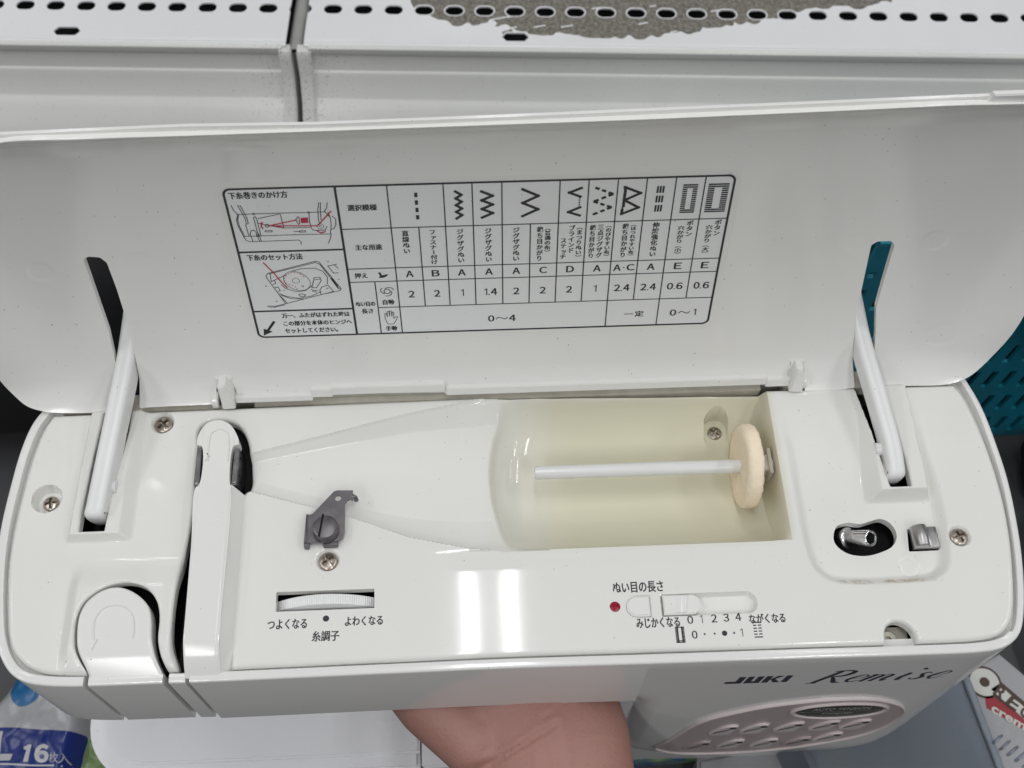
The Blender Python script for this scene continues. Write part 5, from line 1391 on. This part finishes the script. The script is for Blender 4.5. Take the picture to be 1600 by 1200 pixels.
def pillow(name, label, cat, pts, ztop, mat, edge=7.0):
    px_, py_ = zip(*pts); c = (sum(px_) / len(px_), sum(py_) / len(py_), -290)
    def hh(X, Y): return ztop - 10 * np.clip(1 + sd_poly(pts, X, Y) / edge, 0, 1) ** 2 + 0.7 * np.sin(X * 0.5 + Y * 0.33) * np.sin(Y * 0.29)
    o = sheet(name, min(px_) - 2, max(px_) + 2, min(py_) - 2, max(py_) + 2, 1.2, lambda X, Y: sd_poly(pts, X, Y), hh, mat, None, skirt=ztop + 10 + 280 if False else 12, at=c)
    o["label"], o["category"] = label, cat
    return o
pillow("leaf_print_pouch", "green leaf patterned plastic pouch between the blue band package and the white table", "pouch", [(-252.31, 178.6), (-227.95, 177.62), (-211.81, 123.02), (-246.03, 124.42)], -276, M['leaf'])

def sweet_mat():
    m, nt, b = new_mat("blue_green_film")
    tc = nt.nodes.new("ShaderNodeTexCoord"); v = nt.nodes.new("ShaderNodeTexNoise"); v.inputs["Scale"].default_value = 34; v.inputs["Detail"].default_value = 2
    nt.links.new(tc.outputs["Object"], v.inputs["Vector"])
    cr = nt.nodes.new("ShaderNodeValToRGB"); e = cr.color_ramp.elements
    e[0].position = 0.38; e[0].color = (0.03, 0.10, 0.32, 1); e[1].position = 0.62; e[1].color = (0.45, 0.52, 0.46, 1); k = e.new(0.5); k.color = (0.16, 0.30, 0.16, 1)
    nt.links.new(v.outputs["Fac"], cr.inputs[0]); nt.links.new(cr.outputs[0], b.inputs["Base Color"]); b.inputs["Roughness"].default_value = 0.25
    return m
pillow("sweet_packet", "glossy blue and green plastic packet on the floor below the machine's column", "packet", [(81.41, 141.2), (107.13, 140.16), (149.8, 128.42), (116.73, 128), (80, 126.33)], -262, sweet_mat())
M['yellow'] = plastic("yellow_print", (0.45, 0.36, 0.03), 0.35, 0.1); M['purple'] = plastic("purple_print", (0.05, 0.02, 0.12), 0.35, 0.1)
t = thing("snack_bag", "grey and purple snack bag with a yellow corner beside the clear storage box", "snack bag", (151.41, 126.06) + (-290,))
g = Geo(); g.prism([(116.95, 127.33), (192.34, 137.12), (188.26, 114.23), (115.07, 112.02)], -288, -272, bev=2); sb = g.build("bag_body", M['film'], t)
g = Geo(); g.poly([(193.09, 129.15), (201.3, 129.53), (202.84, 125.91), (192.78, 119.25), (189.86, 119.37)], -271.8); g.build("yellow_corner", M['yellow'], t, smooth=0)

# clear storage box whose flat lid shows beside the column
A_, B_, C_, D_ = (np.array(p) for p in ((155.9, 144.4), (169.58, 102.42), (264.89, 98.51), (256.28, 156.9)))
t = thing("storage_box", "frosted clear plastic storage box with a flat lid right of the column", "storage box", tuple((A_ + C_) / 2) + (-290,))
g = Geo(); g.prism([tuple(p) for p in (A_, B_, C_, D_)], -217.5, -215, bev=1.0); g.build("box_lid", M['frost'], t)
g = Geo(); q = [(A_ + (C_ - A_) * 0.02), (B_ + (D_ - B_) * 0.02), (C_ + (A_ - C_) * 0.02), (D_ + (B_ - D_) * 0.02)]
for a, b in zip(q, q[1:] + q[:1]):
    d = (b - a) / np.linalg.norm(b - a); n_ = np.array([-d[1], d[0]]) * 1.0
    g.add([(a[0] - n_[0], a[1] - n_[1], -288), (b[0] - n_[0], b[1] - n_[1], -288), (b[0] + n_[0], b[1] + n_[1], -288), (a[0] + n_[0], a[1] + n_[1], -288), (a[0] - n_[0], a[1] - n_[1], -218), (b[0] - n_[0], b[1] - n_[1], -218), (b[0] + n_[0], b[1] + n_[1], -218), (a[0] + n_[0], a[1] + n_[1], -218)], [[0, 1, 5, 4], [1, 2, 6, 5], [2, 3, 7, 6], [3, 0, 4, 7], [0, 3, 2, 1], [4, 5, 6, 7]])
g.build("box_wall", M['frost'], t)
def strip(a_, b_, w_, z_):
    d = (b_ - a_) / np.linalg.norm(b_ - a_); n_ = np.array([-d[1], d[0]]) * w_
    g.prism([tuple(a_ - n_), tuple(b_ - n_), tuple(b_ + n_), tuple(a_ + n_)], z_ - 1.5, z_, bev=0.5)
g = Geo(); strip(A_, B_, 2.2, -213.5); g.build("lid_edge", M['frost'], t)
g = Geo(); strip(D_, C_, 2.2, -213.5); g.build("lid_edge", M['frost'], t)
g = Geo(); ra_, rb_ = np.array((263.14, 118.44)), np.array((279.85, 103.15))
for k in range(6):
    c_ = ra_ + (rb_ - ra_) * k / 5; g.prism([tuple(c_ + (0, -1.2)), tuple(c_ + (5, 2.2)), tuple(c_ + (4.4, 3.4)), tuple(c_ + (-0.6, 0))], -216, -210, bev=0.3)
g.build("hinge_rib", M['frost'], t)

# biscuit carton lying beside the box
cz = -246.0
t = thing("biscuit_carton", "white biscuit carton with brown outlined letters and a red line of print", "carton", (300.74, 152.27) + (-290,))
g = Geo(); g.prism([(254.9, 155.55), (293.22, 173.46), (329.24, 132.93), (301.97, 99.83), (274.08, 100.98)], -289, cz, bev=0.8); cb = g.build("carton_box", M['film'], t)
M['brown'] = flat("brown_print", (0.05, 0.022, 0.012), 0.4); M['cream_ink'] = flat("cream_print", (0.60, 0.60, 0.56), 0.4)
M['crimson'] = flat("crimson_print", (0.30, 0.01, 0.02), 0.4)
g = Geo()
g.poly([(268.6, 162.27), (281.27, 167.27), (311.32, 133.66), (305.85, 126.89), (275.35, 152.2)], cz + 0.1, 0)
c_ = (280.4, 157.78)
P = [(c_[0] + 9.6 * math.cos(t_), c_[1] + 9.2 * math.sin(t_)) for t_ in np.linspace(0, 2 * math.pi, 28)]
g.poly(P, cz + 0.2, 0); g.poly([(c_[0] + (p[0] - c_[0]) * 0.86, c_[1] + (p[1] - c_[1]) * 0.86) for p in P], cz + 0.3, 1); g.poly([(c_[0] + (p[0] - c_[0]) * 0.3, c_[1] + (p[1] - c_[1]) * 0.3) for p in P], cz + 0.4, 0)
g.poly([(283.05, 153.69), (288.14, 156.38), (312.97, 126.6), (308.46, 123.32)], cz + 0.3, 1)
def fqz(t_, quad, z_, mi, bold=0.03):
    V_, F_ = glyphs(t_, bold); mn, mx = V_.min(0), V_.max(0); q = [np.array(p) for p in quad]
    W = []
    for v in V_:
        a_, b_ = (v - mn) / (mx - mn); W.append(tuple((1 - b_) * ((1 - a_) * q[0] + a_ * q[1]) + b_ * ((1 - a_) * q[3] + a_ * q[2])) + (z_,))
    g.add(W, F_, mi)
fqz("R", [(283.15, 151.16), (287.14, 146.69), (292.95, 152.21), (288.78, 155.99)], cz + 0.4, 0)
fqz("E", [(288.23, 145.22), (293.62, 140.73), (298.97, 145.86), (294.21, 149.99)], cz + 0.4, 0)
fqz("O", [(294.69, 139.27), (299.33, 134.85), (305.04, 139.91), (300.05, 144.38)], cz + 0.4, 0)
g.poly([(278.81, 149.9), (281.7, 151.22), (304.82, 129.72), (302.1, 126.35), (277.96, 143.5)], cz + 0.2, 2)
fqz("crem", [(279.95, 141.28), (295.89, 130.08), (298.06, 132.79), (281.55, 144.78)], cz + 0.3, 1)
g.build("carton_print", [M['brown'], M['cream_ink'], M['crimson']], cb, smooth=0)

# teal basket: slotted wall standing behind on the right
t = thing("plastic_basket", "teal plastic basket with rows of upright slots behind the machine's right end", "basket", (330, 400, -290))
def bk(X, Y):
    d = sd_box(X, Y, 322, -163, 128, 127, 6)
    xm = (X + 4.5) % 11.0 - 5.5
    row = (Y + 288 - 2) % 34.0
    s_ = np.maximum(np.abs(xm) - 2.1, np.abs(row - 17) - 11.0)
    s_ = np.where((Y > -282) & (Y < -70), s_, 9)
    return np.maximum(d, -s_)
sheet("front_wall", 190, 452, -292, -34, 0.9, bk, lambda X, Y: 0 * X, M['teal'], t, skirt=2.4, frame=lambda X, Y, Zz: (X, 334 - Zz + (Y + 290) * -0.06, Y), back=True)
g = Geo(); g.box((194, 334, -290), (197, 390, -44)); g.box((447, 334, -290), (450, 390, -44)); g.box((194, 388, -290), (450, 391, -120)); g.box((196, 336, -290), (448, 389, -287)); g.build("basket_body", M['teal'], t)
g = Geo(); g.box((190, 314.8, -42), (454, 321.8, -36), bev=2); g.build("basket_rim", M['teal'], t)

def lump(name, label, cat, c, r, mat, seed, zmin=-290.0):
    bm = bmesh.new(); bmesh.ops.create_icosphere(bm, subdivisions=4, radius=1.0)
    rr_ = np.random.default_rng(seed); ph_ = rr_.uniform(0, 6, 12); am = rr_.uniform(1, 5, (12, 3))
    V = []
    for v in bm.verts:
        p = np.array(v.co); k = 1 + sum(0.035 * math.sin(am[i] @ p + ph_[i]) for i in range(12))
        sq = np.sign(p) * np.abs(p) ** 0.72
        q = np.array(c) + sq * np.array(r) * k; q[2] = max(q[2], zmin + 0.5); V.append(q)
    Fc = [[v.index for v in f.verts] for f in bm.faces]; bm.free()
    o = mesh_obj(name, V, Fc, mat, None, None, 80, at=(c[0], c[1], zmin)); o["label"], o["category"] = label, cat
    return o
lump("black_bag", "large black fabric bag standing behind the machine's left end", "bag", (-300, 400, -195), (118, 66, 95), M['blackbag'], 3)
lump("black_cloth", "crumpled black cloth draped over the teal basket's rim", "cloth", (356, 316, -112), (54, 24, 34), M['blackbag'], 5, -146.0)
lump("black_pouch", "small round black pouch on the floor in front of the teal basket", "pouch", (378, 300, -270), (28, 22, 22), M['blackbag'], 8)
lump("black_tote", "dark tote lying on the floor right of the storage box", "tote", (420, 190, -262), (80, 90, 30), M['blackbag'], 11)
lump("basket_dark_fill", "black clothing added inside the teal basket to darken its slots", "filler", (322, 364, -205), (116, 18, 78), M['blackbag'], 21, -287.0)  # invented black lump, put in so the basket slots look dark
